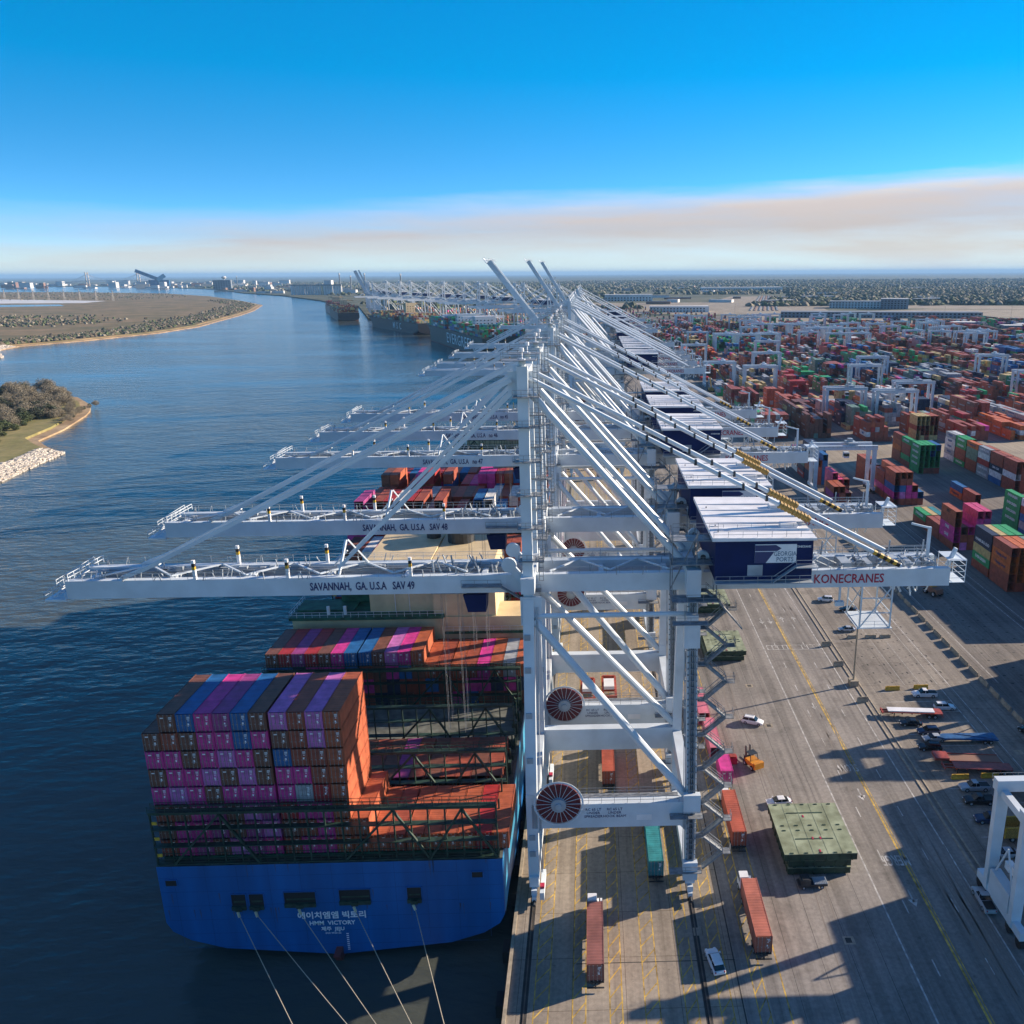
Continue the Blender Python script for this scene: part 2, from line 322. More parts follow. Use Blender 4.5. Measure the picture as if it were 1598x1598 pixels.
def arrow(x, y, sgn=-1, k=1.0):
    g.quad(x-.15*k, x+.15*k, y-1.4*k, y+1.4*k, .0045, 1)
    g.add([(x-.8*k, y+sgn*.8*k, .0045), (x+.8*k, y+sgn*.8*k, .0045), (x, y+sgn*2.4*k, .0045)], [(0, 1, 2) if sgn > 0 else (0, 2, 1)], 1)
arrow(61.7, 137.3); arrow(61.3, 109.8); arrow(59.1, 220); arrow(61.5, 220); arrow(65.3, 220, 1); arrow(68.6, 220, 1); arrow(61.5, 171, -1, .8)
for i in range(7):                                                  # parking bays
    y = 176.5-i*4.7; g.quad(79, 94, y-.08, y+.08, .004, 1)
for i in range(6): y = 138-i*4.8; g.quad(79, 92, y-.08, y+.08, .004, 1)
g.quad(93.9, 94.1, 120, 178, .004, 1); g.quad(96.6, 96.8, 120, 330, .004, 1); g.quad(109, 109.15, 180, 420, .004, 1); g.quad(131, 131.2, 150, 330, .004, 1); g.quad(134, 134.2, 150, 330, .004, 1)
for x in (86, 90, 94): g.quad(x, x+.1, 180, 215, .004, 1)
struct('painted_markings', g, ['ymark', 'wmark'])
for s, y in (('SLOW', 145.8), ('MERGE', 118.3)):
    t_ = text(s, 1.9, 'wmark', None, (61.8, y, .006), (0, 0, pi), 'painted_markings', .03, depth=0); t_.scale = (.8, 1.9, 1); tag(t_, kind='structure')
g = MB()                                                           # seams, rails
g.quad(30.75, 30.95, -100, 700, .004, 0); g.quad(27.0, 27.5, -100, 700, .004, 0) if False else None
g.quad(8, 31, 97.9, 98.05, .004, 0); g.quad(-1.8, 1, 130, 130.2, .004, 0)
for x in (.55, 25.5): g.quad(x, x+.9, -100, 950, .004, 0)
for x in (38.9, 43.6, 48.2, 52.6): g.quad(x, x+.06, 60, 600, .004, 0)
random.seed(3)
for gx in range(5):
    for gy in range(11):
        x = 79+gx*4.2; y = 181+gy*4.6
        if y < 212 or x > 86: g.quad(x, x+.5, y, y+.35, .004, 0); g.quad(x+1.4, x+1.8, y+random.random(), y+1.2, .004, 0)
for gx in range(4):
    for gy in range(22): x = 112+gx*4.3; y = 150+gy*4.2; g.quad(x, x+.7, y, y+.5, .004, 0)
struct('pavement_seams', g, 'seam')
g = MB()
for x in (.9, 25.9): g.box(x, x+.18, -100, 950, .008, .10)
struct('crane_rails', g, 'railm')
g = MB()
for x, y in ((48.5, 181), (49.4, 162.5), (50.8, 118), (48.6, 101)): g.quad(x-.9, x+.9, y-.8, y+.8, .005, 0); g.quad(x-.45, x+.45, y-.5, y+.5, .009, 1)
for x, y in ((99, 150), (100.5, 142), (24, 103.2), (26.4, 103.5)): g.quad(x-.8, x+.8, y-.8, y+.8, .005, 0)
struct('drain_covers', g, ['pale', 'seam'])
random.seed(44); g = MB()
for k in range(46):
    x = random.choice([random.uniform(37.5, 56), random.uniform(60, 61), random.uniform(66, 70), random.uniform(98, 131), random.uniform(39, 50)]); y = random.uniform(80, 330); ln = random.uniform(12, 50); c_ = random.uniform(-.05, .05); wd = random.uniform(.14, .3)
    for o_ in (0, 1.9):
        pr = None
        for q in range(9):
            t_ = q/8; X1 = x+o_+c_*ln*t_*t_*2; Y1 = y+ln*t_
            if pr: g.add([(pr[0], pr[1], .006), (pr[0]+wd, pr[1], .006), (X1+wd, Y1, .006), (X1, Y1, .006)], [(0, 1, 2, 3)])
            pr = (X1, Y1)
tyre = mat('tyre_mark', (0.15, 0.13, 0.11), 0.8, 0.3, 1.5, c2=(0.20, 0.175, 0.145)); struct('tyre_marks', g, tyre)
g = MB(); g.box(73.9, 74.3, -100, 600, .004, .15); g.box(75.2, 75.5, -100, 600, .004, .12); struct('kerb', g, 'conc')
g = MB(); g.box(-1.8, -1.3, -100, 950, 0.002, .28); struct('quay_coping', g, 'conc')
for i in range(14):
    y = 84+i*9.5; f = thing('quay_fender', 'black rubber fender on the quay face, %s along from the bottom of the photo' % ORD[i], 'fender', (-2.6, y, 0), 0, 'fenders along the quay face')
    MB().box(-.5, .5, -1.3, 1.3, -3.2, -1.2).build('pad', 'black', f); MB().tube((-.1, 0, -2.2), (.85, 0, -2.2), .7, 10).build('drum', 'dark', f)

# ------------------------------------------------------------------ haze
def haze(d=3.6e-5):
    m = bpy.data.materials.new('haze_air'); m.use_nodes = True; n = m.node_tree.nodes; l = m.node_tree.links
    n.remove(n['Principled BSDF']); v = n.new('ShaderNodeVolumePrincipled'); v.inputs['Density'].default_value = d; v.inputs['Color'].default_value = (0.30, 0.55, 0.85, 1); v.inputs['Anisotropy'].default_value = 0.0
    l.new(v.outputs[0], n['Material Output'].inputs['Volume'])
    b = MB(); b.box(-62000, 72000, -400, 72000, -11, 215); o = b.build('haze', m); tag(o, kind='stuff')
haze()

# ------------------------------------------------------------------ ship-to-shore cranes
def crane_core(add):
    """add(name) gives the mesh builder of a part; shared by the near cranes (one mesh a part) and the far ones (one mesh)"""
    for x in (1.2, 25.9):
        for s in (-1, 1):
            b = add('leg', 'crane'); w = 1.7 if x < 5 else 1.6
            b.bar((x, s*11, 3.6), (x, s*11, 19), w, 1.7, up=(0, 1, 0)); b.bar((x, s*11, 18.9), (x+.2, s*6, 49), w-.05, 1.6, up=(0, 1, 0))
            b.bar((x, s*11, 12.0), (x+(2.4 if x < 5 else -2.4), s*11, 14.6), 1.2, 1.5, up=(0, 1, 0))
    for s in (-1, 1):
        b = add('portal_beam', 'crane'); b.box(1.2, 25.9, s*11-.85, s*11+.85, 13.0, 17.2)
        b = add('tie_tube', 'crane'); b.tube((1.4, s*6.5, 46.4), (26, s*6.5, 46.4), .42, 8)
        b = add('diagonal_brace', 'crane'); b.tube((2.2, s*6.6, 45.8), (25.2, s*11, 17.8), .62, 10)
        b = add('side_beam', 'crane'); x = 1.2 if s < 0 else 25.9; b.box(x-.8, x+.8, -10.3, 10.3, 13.4, 16.6)
        b = add('sill_beam', 'crane'); b.box(x-.75, x+.75, -12.4, 12.4, 2.6, 4.4)
        b = add('tower_column', 'crane'); b.bar((1.4, s*5.5, 49), (1.6, s*5.1, 83.6), 1.5, 1.5, up=(0, 1, 0)); b.tube((1.6, s*5.1, 83.5), (1.6, s*5.1, 84.6), .5, 8)
        b = add('upper_brace', 'crane'); b.tube((2.2, s*4.6, 80.2), (25.8, s*5.0, 53), .55, 10)
        b = add('backstay', 'crane'); b.tube((2.4, s*4.3, 81.8), (58.4, s*3.7, 52.6), .36, 8)
    for x in (1.4, 26.2): add('cross_beam', 'crane').box(x-1.0, x+1.0, -7.2, 7.2, 50.2, 52.6)
    b = add('cross_beam', 'crane'); b.box(.8, 2.4, -5.2, 5.2, 81.6, 83.0)
    b = add('main_girder', 'crane')
    b.box(-2.2, 66.5, -3.2, -2.1, 49, 51.85); b.box(-2.2, 66.5, 3.1, 4.2, 49, 51.85)
    for x in (12, 22, 34, 46, 58, 65): b.box(x, x+.8, -2.1, 3.1, 49.6, 51.2)
def boom_core(b, st):
    b.box(-66.2, 0, -3.2, -2.1, -1, 1.85); b.box(-66.2, 0, 3.1, 4.2, -1, 1.85)
    for x in (-64.5, -52, -40, -28, -16, -4): b.box(x, x+.8, -2.1, 3.1, -.4, 1.2)
    for s, y0 in ((-1, -2.65), (1, 3.65)):
        for dy in (-.38, .38):
            st.bar((2.2, s*4.3+dy, 31.6), (-54.6, y0+dy, 3.3), .30, .55); st.bar((2.4, s*4.0+dy*.7, 30), (-25.2, y0+dy*.7, 3.3), .26, .48)

def make_crane():
    t = thing('ship_to_shore_crane', '', 'crane', (0, 0, 0))
    parts = []
    def add(n, m): b = MB(); parts.append((n, m, b)); return b
    crane_core(add)
    ob = {}
    for n_, m_, b in parts:
        o = b.build(n_, m_, t); ob.setdefault(n_, []).append(o)
    # lettering and walkway of the near portal beam
    pb = ob['portal_beam'][0]
    for x, s_ in ((9.3, 'RC 65 LT\nUNDER\nSPREADER'), (12.6, 'RC 65 LT\nUNDER\nHOOK BEAM')): text(s_, .62, 'txt', pb, (x+1.4, -11.87, 15.6), FRONT)
    b = MB(); b.box(8, 24, -10.2, -9.2, 17.1, 17.25); b.rail((8, -11.7, 17.2), (24, -11.7, 17.2)); b.rail((8, -9.3, 17.2), (24, -9.3, 17.2)); b.build('walkway', 'steel', pb)
    b = MB(); b.box(17.4, 19.8, -11.9, -11.85, 14.2, 15.2); b.build('notice_panel', 'roofw', pb)
    # cable reel
    b = MB(); c = (5.4, 17.7); n = 44
    for i in range(n):
        a = 2*pi*i/n; a2 = a+2*pi/n*.74
        b.add([(c[0]+r*math.cos(q), -12.35, c[1]+r*math.sin(q)) for r, q in ((1.1, a), (3.35, a), (3.35, a2), (1.1, a2))], [(0, 1, 2, 3)])
    b.tube((c[0], -12.3, c[1]), (c[0], -12.1, c[1]), 3.4, 32); rl = b.build('cable_reel', 'reel', t)
    b = MB()
    for i in range(22):
        a = 2*pi*i/22; b.bar((c[0]+1*math.cos(a), -12.42, c[1]+1*math.sin(a)), (c[0]+3.75*math.cos(a), -12.42, c[1]+3.75*math.sin(a)), .065, .06, up=(0, 1, 0))
    for r in (3.72,):
        for i in range(32):
            a, a2 = 2*pi*i/32, 2*pi*(i+1)/32; b.bar((c[0]+r*math.cos(a), -12.3, c[1]+r*math.sin(a)), (c[0]+r*math.cos(a2), -12.3, c[1]+r*math.sin(a2)), .3, .07, up=(0, 1, 0))
    b.build('rim', 'crane', rl)
    b = MB(); b.tube((c[0], -12.9, c[1]), (c[0], -11.8, c[1]), 1.15, 16); b.tube((c[0], -13.2, c[1]), (c[0], -12.9, c[1]), .5, 10); b.build('hub', 'crane2', rl)
    # gusset heads on the towers
    b = MB()
    for s in (-1, 1):
        b.tube((.3, s*5.1-.9*s, 81.6), (2.9, s*5.1-.9*s, 81.6), .01, 4)
        b.box(-.6, 3.4, s*4.2-.12, s*4.2+.12, 79.4, 82.8); b.box(25, 27.6, s*5-.15, s*5+.15, 51, 54.6); b.box(.2, 3.4, s*6.5-.2, s*6.5+.2, 45, 49.5)
    b.build('gusset_plate', 'crane', t)
    # platforms and ladders on towers
    b = MB()
    for s in (-1, 1):
        for z in (55, 60, 65, 70, 75, 79.3):
            y = s*5.4; b.box(.2, 3.9, y-1.3, y+1.3, z, z+.12); b.rail((.2, y-1.3, z), (3.9, y-1.3, z), step=1.2); b.rail((3.9, y-1.3, z), (3.9, y+1.3, z), step=1.2)
        b.box(-1.2, 3.6, s*5.1-1.6, s*5.1+1.6, 84.4, 84.5); b.rail((-1.2, s*5.1-1.6, 84.5), (3.6, s*5.1-1.6, 84.5)); b.rail((-1.2, s*5.1+1.6, 84.5), (3.6, s*5.1+1.6, 84.5))
        z = 52
        for x in (3.15, 3.75): b.bar((x, s*5.4-.9, 52), (x, s*5.4-.9, 84), .08)
        while z < 84: b.bar((3.15, s*5.4-.9, z), (3.75, s*5.4-.9, z), .07); z += .7
    b.build('tower_ladder', 'steel', t)
    b = MB()
    for s in (-1, 1): b.tube((1.6, s*5.1, 84.6), (1.6, s*5.1, 85.6), .10, 6); b.tube((1.6, s*5.1, 85.6), (1.6, s*5.1, 86.1), .32, 8)
    b.build('beacon', 'roofw', t)
    for s in (-1, 1):                                              # sheave wheels by the tower foot
        b = MB(); b.tube((-1.6, s*3.6-.3, 53.6), (-1.6, s*3.6+.3, 53.6), 1.15, 16); b.bar((-1.6, s*3.6, 53.6), (1, s*3.6, 50.5), .5, 1.2); b.build('sheave_wheel', 'crane', t)
        b = MB(); b.tube((27.6, s*5.6-.3, 55.2), (27.6, s*5.6+.3, 55.2), .95, 16, 0); b.tube((27.6, s*5.6-.4, 55.2), (27.6, s*5.6+.4, 55.2), .42, 12, 1); b.bar((27.6, s*5.6, 55.2), (26.4, s*5.6, 51.5), .6, 1.6); b.build('sheave_wheel', ['crane', 'dark'], t)
    # landside head: boxes, platforms
    for q in ((24.9, 27.0, -8.9, -6.6, 50.0, 54.2), (24.7, 27.1, -8.6, -7.2, 41.6, 45.4), (24.6, 27.2, -12.9, -11.9, 15.9, 19.0), (24.7, 27.0, -12.9, -11.9, 3.6, 6.8), (25.0, 26.8, -8.5, -7.3, 46.0, 46.9)):
        b = MB(); b.box(*q); b.box(q[0]+.3, q[1]-.3, q[2]-.06, q[2], q[4]+.3, q[5]-.3); b.build('equipment_box', 'crane', t)
    b = MB()
    for z, y in ((49.6, -8.2), (55, -7), (58.5, -6.5)):
        b.box(22.6, 29.6, y-1.6, y+1.4, z-.15, z); b.rail((22.6, y-1.6, z), (29.6, y-1.6, z)); b.rail((29.6, y-1.6, z), (29.6, y+1.4, z)); b.rail((22.6, y-1.6, z), (22.6, y+1.4, z))
    b.build('head_platform', 'steel', t)
    for z in (15.2, 47.5, 5.2): b = MB(); b.box(22.5, 27.6, -13.3, -11.8, z-.1, z); b.rail((22.5, -13.3, z), (27.6, -13.3, z)); b.build('leg_platform', 'steel', t)
    b = MB()
    for x in (22.8, 26.4, 29.4):
        for y in (-8, -5, 5): b.bar((x, y, 49.6), (x, y, 60), .16)
    b.bar((29.5, -9, 49.5), (33.2, -9, 45.0), .9, .2); b.bar((26.4, -9, 60), (22.8, -5, 49.8), .15)
    b.rail((22.8, -8, 60), (29.4, -8, 60)); b.build('head_frame', 'steel', t)
    # stair tower
    b = MB(); z = 4.0; k = 0
    while z < 47.5:
        y = -10.6+(z/47)*3.4; a = (28.0, y, z); c_ = (31.2, y, z+2.9)
        if k % 2: a, c_ = (31.2, y, z), (28.0, y, z+2.9)
        for dy in (-.5, .45):
            b.bar((a[0], y+dy, a[2]), (c_[0], y+dy, c_[2]), .10, .32); b.bar((a[0], y+dy, a[2]+1.1), (c_[0], y+dy, c_[2]+1.1), .07)
            for q in (0.0, .33, .66, 1): p = Vector(a).lerp(Vector(c_), q); b.bar((p.x, y+dy, p.z), (p.x, y+dy, p.z+1.1), .05)
        b.bar((a[0], y, a[2]+.05), (c_[0], y, c_[2]+.05), .9, .08)
        x0 = 31.2 if not k % 2 else 26.9
        b.box(x0, x0+1.3, y-.7, y+.7, z+2.85, z+2.95); b.rail((x0, y-.7, z+2.95), (x0+1.3, y-.7, z+2.95), step=.7); xx = x0+1.3 if not k % 2 else x0; b.rail((xx, y-.7, z+2.95), (xx, y+.7, z+2.95), step=.7)
        z += 2.9; k += 1
    b.build('stair_tower', 'steel', t)
    b = MB(); z = 5                                                # cable ladder up the landside leg
    for x in (25.5, 26.3): b.bar((x, -12.1, 5), (x, -12.1, 19), .28, .3, 0); b.bar((x, -12.0, 19), (x+.2, -7.0, 48.5), .28, .3, 0)
    for x in (25.75, 26.0): b.bar((x, -12.0, 5), (x, -12.0, 19), .12, .15, 1); b.bar((x, -11.9, 19), (x+.2, -6.9, 48.5), .12, .15, 1)
    while z < 48:
        y = -12.15 if z < 19 else -12.0+(z-19)/29.5*5; b.box(25.2, 26.7, y-.14, y+.05, z, z+.14, 0); z += .95
    b.build('cable_ladder', ['steel', 'dark'], t)
    # bogies
    for x in (1.2, 25.9):
        for s in (-1, 1):
            b = MB()
            b.bar((x, s*9.8-3.2, 2.0), (x, s*9.8+3.2, 2.0), .9, .9)
            for k in (-2.1, 2.1): b.bar((x, s*9.8+k-1.5, 1.15), (x, s*9.8+k+1.5, 1.15), .7, .8); b.bar((x, s*9.8+k, 1.1), (x, s*9.8+k, 2.4), .8, 1.0)
            o = b.build('bogie', 'crane', t)
            b = MB()
            for k in (-3.0, -1.2, 1.2, 3.0): b.tube((x-.2, s*9.8+k, .46), (x+.2, s*9.8+k, .46), .38, 12)
            b.tube((x, s*13.4, .8), (x, s*14.4, .8), .25, 8); b.build('wheel', 'dark', o)
    # red and white cable guard beside the waterside leg
    b = MB(); b.box(2.1, 2.8, -13.4, -10.6, 1.0, 2.3, 0); b.box(2.12, 2.78, -12.4, -11.5, 2.31, 2.7, 1); b.box(2.1, 2.8, -10.4, -7.5, .8, 2.0, 0); b.build('rail_guard', ['crane', 'txtr'], t)
    # machine house
    hb = MB(); hb.box(28.7, 42.8, -10.5, 11.5, 53.2, 59.2); hs_ = hb.build('machine_house', 'house', t)
    b = MB(); b.add([(28.2, -10.9, 59.2), (43.2, -10.9, 59.2), (43.2, 11.9, 59.2), (28.2, 11.9, 59.2), (28.2, -10.9, 59.75), (43.2, -10.9, 59.55), (43.2, 11.9, 59.55), (28.2, 11.9, 59.75)], [(0, 3, 2, 1), (4, 5, 6, 7), (0, 1, 5, 4), (1, 2, 6, 5), (2, 3, 7, 6), (3, 0, 4, 7)])
    for y in (-7, -3.5, 0, 3.5, 7): b.box(28.3, 43.1, y-.06, y+.06, 59.4, 59.85)
    b.box(39, 41.5, -6, -4.6, 59.5, 60.2); b.box(39.5, 41.2, 4, 6, 59.5, 60.3); rf = b.build('roof', 'roofw', hs_)
    b = MB(); b.rail((28.4, -10.6, 59.7), (43, -10.6, 59.7), .9); b.rail((28.4, -6, 59.8), (43, -6, 59.8), .5); b.build('roof_rail', 'crane2', rf)
    b = MB(); b.box(34.4, 40.4, -10.58, -10.5, 54.9+.9, 58.6); sp = b.build('sign_panel', 'txtw', hs_)
    b = MB(); b.add([(34.4, -10.60, 55.8), (36.0, -10.60, 55.8), (37.2, -10.60, 57.5), (34.4, -10.60, 57.5)], [(0, 1, 2, 3)]); b.add([(34.4, -10.60, 57.6), (37.6, -10.60, 57.6), (38.2, -10.60, 58.0), (37.4, -10.60, 58.5), (34.4, -10.60, 58.5)], [(0, 1, 2, 3, 4)]); b.build('emblem', 'txt', sp)
    text('GEORGIA', .98, 'txtt', sp, (38.75, -10.60, 57.15), FRONT, sx=.78); text('PORTS', .98, 'txtt', sp, (38.75, -10.60, 56.3), FRONT, sx=.85)
    text('KONECRANES', .42, 'txtw', hs_, (41.4, -10.55, 58.2), FRONT, bold=.01, sx=.8)
    b = MB(); b.box(33.4, 35.6, -10.62, -10.5, 53.9, 55.5); b.build('vent', 'crane2', hs_)
    b = MB(); b.box(28.7, 42.8, -11.7, -10.5, 52.95, 53.1); b.rail((28.7, -11.7, 53.1), (42.8, -11.7, 53.1)); b.bar((37, -11.2, 53.1), (40.2, -11.2, 55.4), .7, .12); b.rail((40.2, -11.7, 55.4), (43.4, -11.7, 55.4)); b.bar((37, -11.6, 54.1), (40.2, -11.6, 56.4), .07)
    b.box(40.2, 43.5, -11.7, -10.5, 55.25, 55.4)
    b.build('house_walkway', 'crane2', hs_)
    for y in (-9, 0, 9): MB().box(28.7, 42.8, y, y+.4, 51.9, 53.2).build('floor_beam', 'crane2', hs_)
    # backreach: railings, platform lattice, end mast, trolley rope gear
    b = MB(); random.seed(5)
    b.rail((3, -3.3, 51.9), (66, -3.3, 51.9)); b.rail((3, 4.3, 51.9), (66, 4.3, 51.9)); b.box(3, 66, 4.2, 5.1, 51.7, 51.8); b.rail((43, 5.1, 51.8), (66, 5.1, 51.8))
    for k in range(26):
        x = 52+random.random()*14; y = random.uniform(-2, 3.6); b.bar((x, y, 51.4), (x+random.uniform(-1.5, 1.5), y+random.uniform(-1, 1), 51.4+random.random()*2), .16)
    for x in (44, 49.5, 55, 60.5): b.bar((x, -2.6, 52), (x+4, 3.4, 52.1), .16); b.bar((x+4, 3.4, 52.1), (x+4.1, 3.4, 54.4), .2)
    b.bar((43.2, -10, 56), (48.5, -3.2, 52), .12); b.bar((43.2, -10, 57), (48.5, -3.2, 53), .12)
    for k in range(40): x = random.uniform(4, 64); y = random.choice([-3.2, -1.6, 2.4, 4.8]); b.bar((x, y, 51.6), (x+random.uniform(-.5, .5), y, 52.3+random.random()*.8), .12)
    for k in range(16): x = random.uniform(44, 64); b.box(x, x+random.uniform(.5, 1.8), random.uniform(-1.8, 1), 2.4, 51.2, 51.6+random.random()*.9)
    b.build('backreach_walkway', 'crane2', t)
    b = MB(); b.box(0, 65, 1.3, 2.5, 49.4, 50.2); b.box(4, 27, -1.9, -1.2, 51, 51.4); b.build('cable_tray', 'steel', t)
    b = MB()                                                        # pipes, cable runs and small boxes on legs
    for x in (2.35, 24.7):
        for dx in (0, .22): b.tube((x+dx, -11.9, 5), (x+dx, -11.9, 18.5), .07, 5); b.tube((x+dx, -11.8, 18.5), (x+dx+.2, -6.9, 48), .07, 5)
    for z in (8, 11, 24, 31, 38, 43): yy = -11.9 if z < 19 else -11.8+(z-19)/29.5*5; b.box(.7, 1.6, yy-.15, yy+.1, z, z+.9)
    b.build('service_pipe', 'crane2', t)
    b = MB()
    for x in (53, 57.8):
        for y in (-3, 3.6): b.bar((x, y, 42), (x, y, 49), .22)
    for z in (42, 44.5, 47): b.bar((53, -3, z), (57.8, -3, z), .14); b.bar((53, -3, z), (53, 3.6, z), .14); b.bar((57.8, -3, z), (57.8, 3.6, z), .14)
    b.bar((53, -3, 42), (57.8, -3, 49), .16); b.box(52.6, 58.2, -3.2, 3.8, 41.9, 42.0); b.rail((53, -3, 42), (57.8, -3, 42))
    b.bar((53, -3, 49), (53, 3.6, 42), .14); b.bar((49.5, -3, 49), (49.5, -3, 46.6), .3); b.box(48.8, 50.2, -3.4, -2.6, 45.9, 46.6); b.build('service_cage', 'crane', t)
    b = MB(); b.bar((64.8, 2, 51.8), (64.8, 2, 57), .45); b.bar((64.9, 2, 56.8), (61.8, 2, 57.6), .3); b.bar((66.8, -1, 51.5), (68, -1, 54.4), .7, .4)
    for k in range(5): b.box(66.5, 69.3, -2.5, 2, 49.2+k*.9, 49.26+k*.9) if k in (0, 4) else None
    for x in (66.7, 69.2):
        for y in (-2.5, 2): b.bar((x, y, 49.2), (x, y, 53), .09)
    for z in (50, 51, 52, 53): b.bar((69.2, -2.5, z), (69.2, 2, z), .07); b.bar((66.7, -2.5, z), (69.2, -2.5, z), .07)
    for k in range(14): x = 58+random.random()*7; b.bar((x, random.uniform(-2, 2), 49), (x+random.uniform(-1, 1), random.uniform(-2, 2), 46.8+random.random()), .18)
    b.build('end_mast', 'crane', t)
    # zig-zag bracing between girders
    b = MB(); x = 4.5; s = 1
    while x < 27: b.bar((x, -2.6*s+.5, 52), (x+4.6, 2.6*s+.5, 52.1), .28, .22); x += 4.6; s = -s
    b.build('girder_bracing', 'crane', t)
    # yellow catwalk sleeves on the backstays, striped ends
    for s in (-1, 1):
        P = Vector((2.4, s*4.3, 81.8)); Q = Vector((58.4, s*3.7, 52.6)); b = MB()
        b.tube(P.lerp(Q, .655), P.lerp(Q, .74), .50, 10, 0)
        for k in range(9): q = .655+k*.0095; b.tube(P.lerp(Q, q), P.lerp(Q, q+.004), .60, 10, 0)
        b.build('stay_sleeve', 'ochre', t)
    P = Vector((2.4, -4.3, 81.8)); Q = Vector((58.4, -3.7, 52.6)); b = MB()
    for k in range(8): b.tube(P.lerp(Q, .92+k*.0095), P.lerp(Q, .92+(k+1)*.0095), .41, 10, k % 2)
    b.build('warning_stripe', ['yellow', 'black'], t)
    b = MB()
    for s in (-1, 1):
        for q in np.linspace(.30, .62, 6):
            p = Vector((2.4, s*4.3, 81.8)).lerp(Vector((58.4, s*3.7, 52.6)), q); b.box(p.x-.18, p.x+.18, p.y-.42, p.y+.42, p.z-.42, p.z+.42)
    b.build('stay_clamp', 'dark', t)
    kn = ob['main_girder'][0]
    text('KONECRANES', 2.05, 'txtr', kn, (50.7, -3.24, 50.35), FRONT, bold=.025, sx=.83)
    # boom (hinged, so its raised copies turn about the hinge)
    hz = (-2.2, 0, 50); b = MB(); st = MB(); boom_core(b, st); bm = b.build('boom', 'crane', t, hz)
    st.build('forestay', 'crane', t, hz)
    b = MB(); x = -62; s = 1
    while x < -6: b.bar((x, -2.6*s+.5, 2.1), (x+5.6, 2.6*s+.5, 2.1), .30, .22); x += 5.6; s = -s
    for x in (-25.4,): b.bar((x, -2.4, 2), (x+.8, 0, 6.8), .32); b.bar((x+3.2, 3, 2), (x+1, .2, 6.8), .22); b.bar((x-2, 2, 2), (x+.8, .2, 5), .2)
    b.bar((-58, -2.6, 2), (-52, -2.6, 4.4), .7, .6); b.bar((-58, 3.6, 2), (-52, 3.6, 4.4), .7, .6); b.build('boom_bracing', 'crane', bm)
    b = MB(); b.rail((-66, -3.25, 1.85), (-1, -3.25, 1.85), 1.1, 2.6); b.rail((-66, 4.9, 1.85), (-1, 4.9, 1.85), 1.1, 2.6); b.box(-66, -1, 4.2, 4.9, 1.6, 1.7); b.box(-66, -1, 2.2, 3.1, 1.2, 1.3); b.box(-64, -1, -2.1, -1.2, 1.2, 1.3)
    random.seed(9)
    for k in range(30): x = -12+random.random()*13; y = random.uniform(-2.6, 3.6); b.bar((x, y, 1.2), (x+random.uniform(-1, 1), y+random.uniform(-1, 1), 2+random.random()*1.6), .2)
    for k in range(60): x = random.uniform(-65, -2); y = random.choice([-3.25, -1.7, 2.6, 4.6]); b.bar((x, y, 1.7), (x+random.uniform(-.5, .5), y+random.uniform(-.2, .2), 2.3+random.random()*.7), .12)
    for k in range(22): x = random.uniform(-64, -4); b.box(x, x+random.uniform(.4, 1.6), 2.3, 3.0, 1.3, 1.5+random.random()*.5)
    for yy in (-1.9, 2.0, 2.7): b.bar((-64, yy, 1.5), (-2, yy, 1.5), .12)
    b.build('boom_walkway', 'crane2', bm)
    b = MB(); b.box(-65, -1, 1.3, 2.5, -.6, .2); b.build('cable_tray', 'steel', bm)
    b = MB()
    for x, y in ((-46.8, -3), (-32.9, -3), (-43, 3.9), (-29, 3.9), (-14.4, -3)):
        for k in range(6): b.box(x-.22, x+.22, y-.22, y+.22, 1.85+k*.5, 2.35+k*.5, (0, 1, 2)[k % 3] if k > 2 else 2)
    b.build('marker_post', ['yellow', 'black', 'roofw'], bm)
    b = MB(); b.box(-69.4, -66.2, -3.6, 4.6, -1.2, -.9); b.rail((-69.4, -3.6, -.9), (-69.4, 4.6, -.9)); b.rail((-69.4, -3.6, -.9), (-66.2, -3.6, -.9))
    for k in range(5): b.bar((-67.8+k*.2, -3, -.5+k*.4), (-66.4+k*.2, 4.4, .0+k*.4), .12)
    b.bar((-68.6, -3.2, -1), (-66.4, 4.2, 1.6), .22); b.rail((-67.4, -3.2, 1.0), (-65.6, 4.0, 2.2), 1.1, 1.2, .09); b.rail((-65.6, -3.2, 1.85), (-64.2, 4.0, 2.4), 1.1, 1.2, .09); b.build('boom_tip_platform', 'crane', bm)
    b = MB(); b.box(-6.6, -.6, -4.6, -3.3, .3, .45); b.rail((-6.6, -4.6, .45), (-.6, -4.6, .45)); b.bar((-1.0, -3.9, .4), (3.6, -3.9, -2.6), .8, .14); b.box(3, 5.4, -4.6, -3.3, -.5, -.4); b.rail((3, -4.6, -.4), (5.4, -4.6, -.4)); b.build('hinge_platform', 'steel', t, hz)
    # trolley and cab
    b = MB(); b.box(-14, -8.5, -2.0, 3.0, 48.4, 49.5); b.box(-13.4, -9, -2.6, 3.6, 49.6, 50.0); tr = b.build('trolley', 'steel', t)
    b = MB(); b.add([(-8.4, -2.2, 45.4), (-5.6, -2.2, 45.4), (-5.6, .8, 45.4), (-8.4, .8, 45.4), (-9.0, -2.4, 48.3), (-5.4, -2.4, 48.3), (-5.4, 1, 48.3), (-9, 1, 48.3)], [(0, 3, 2, 1), (4, 5, 6, 7), (0, 1, 5, 4), (1, 2, 6, 5), (2, 3, 7, 6), (3, 0, 4, 7)]); cb = b.build('operator_cab', 'house', tr)
    b = MB(); b.box(-8.5, -5.8, -2.46, -2.3, 46.2, 47.7); b.build('window', 'glass', cb) if False else None
    b = MB()
    for y in (-1.6, -.6, 1.6, 2.6):
        for x in (-12.6, -10): b.tube((x, y, 49), (x, y, 24), .022, 4)
    b.build('hoist_rope', 'steel', tr)
    return t, bm, kn
C0, BOOM0, GIR0 = make_crane()
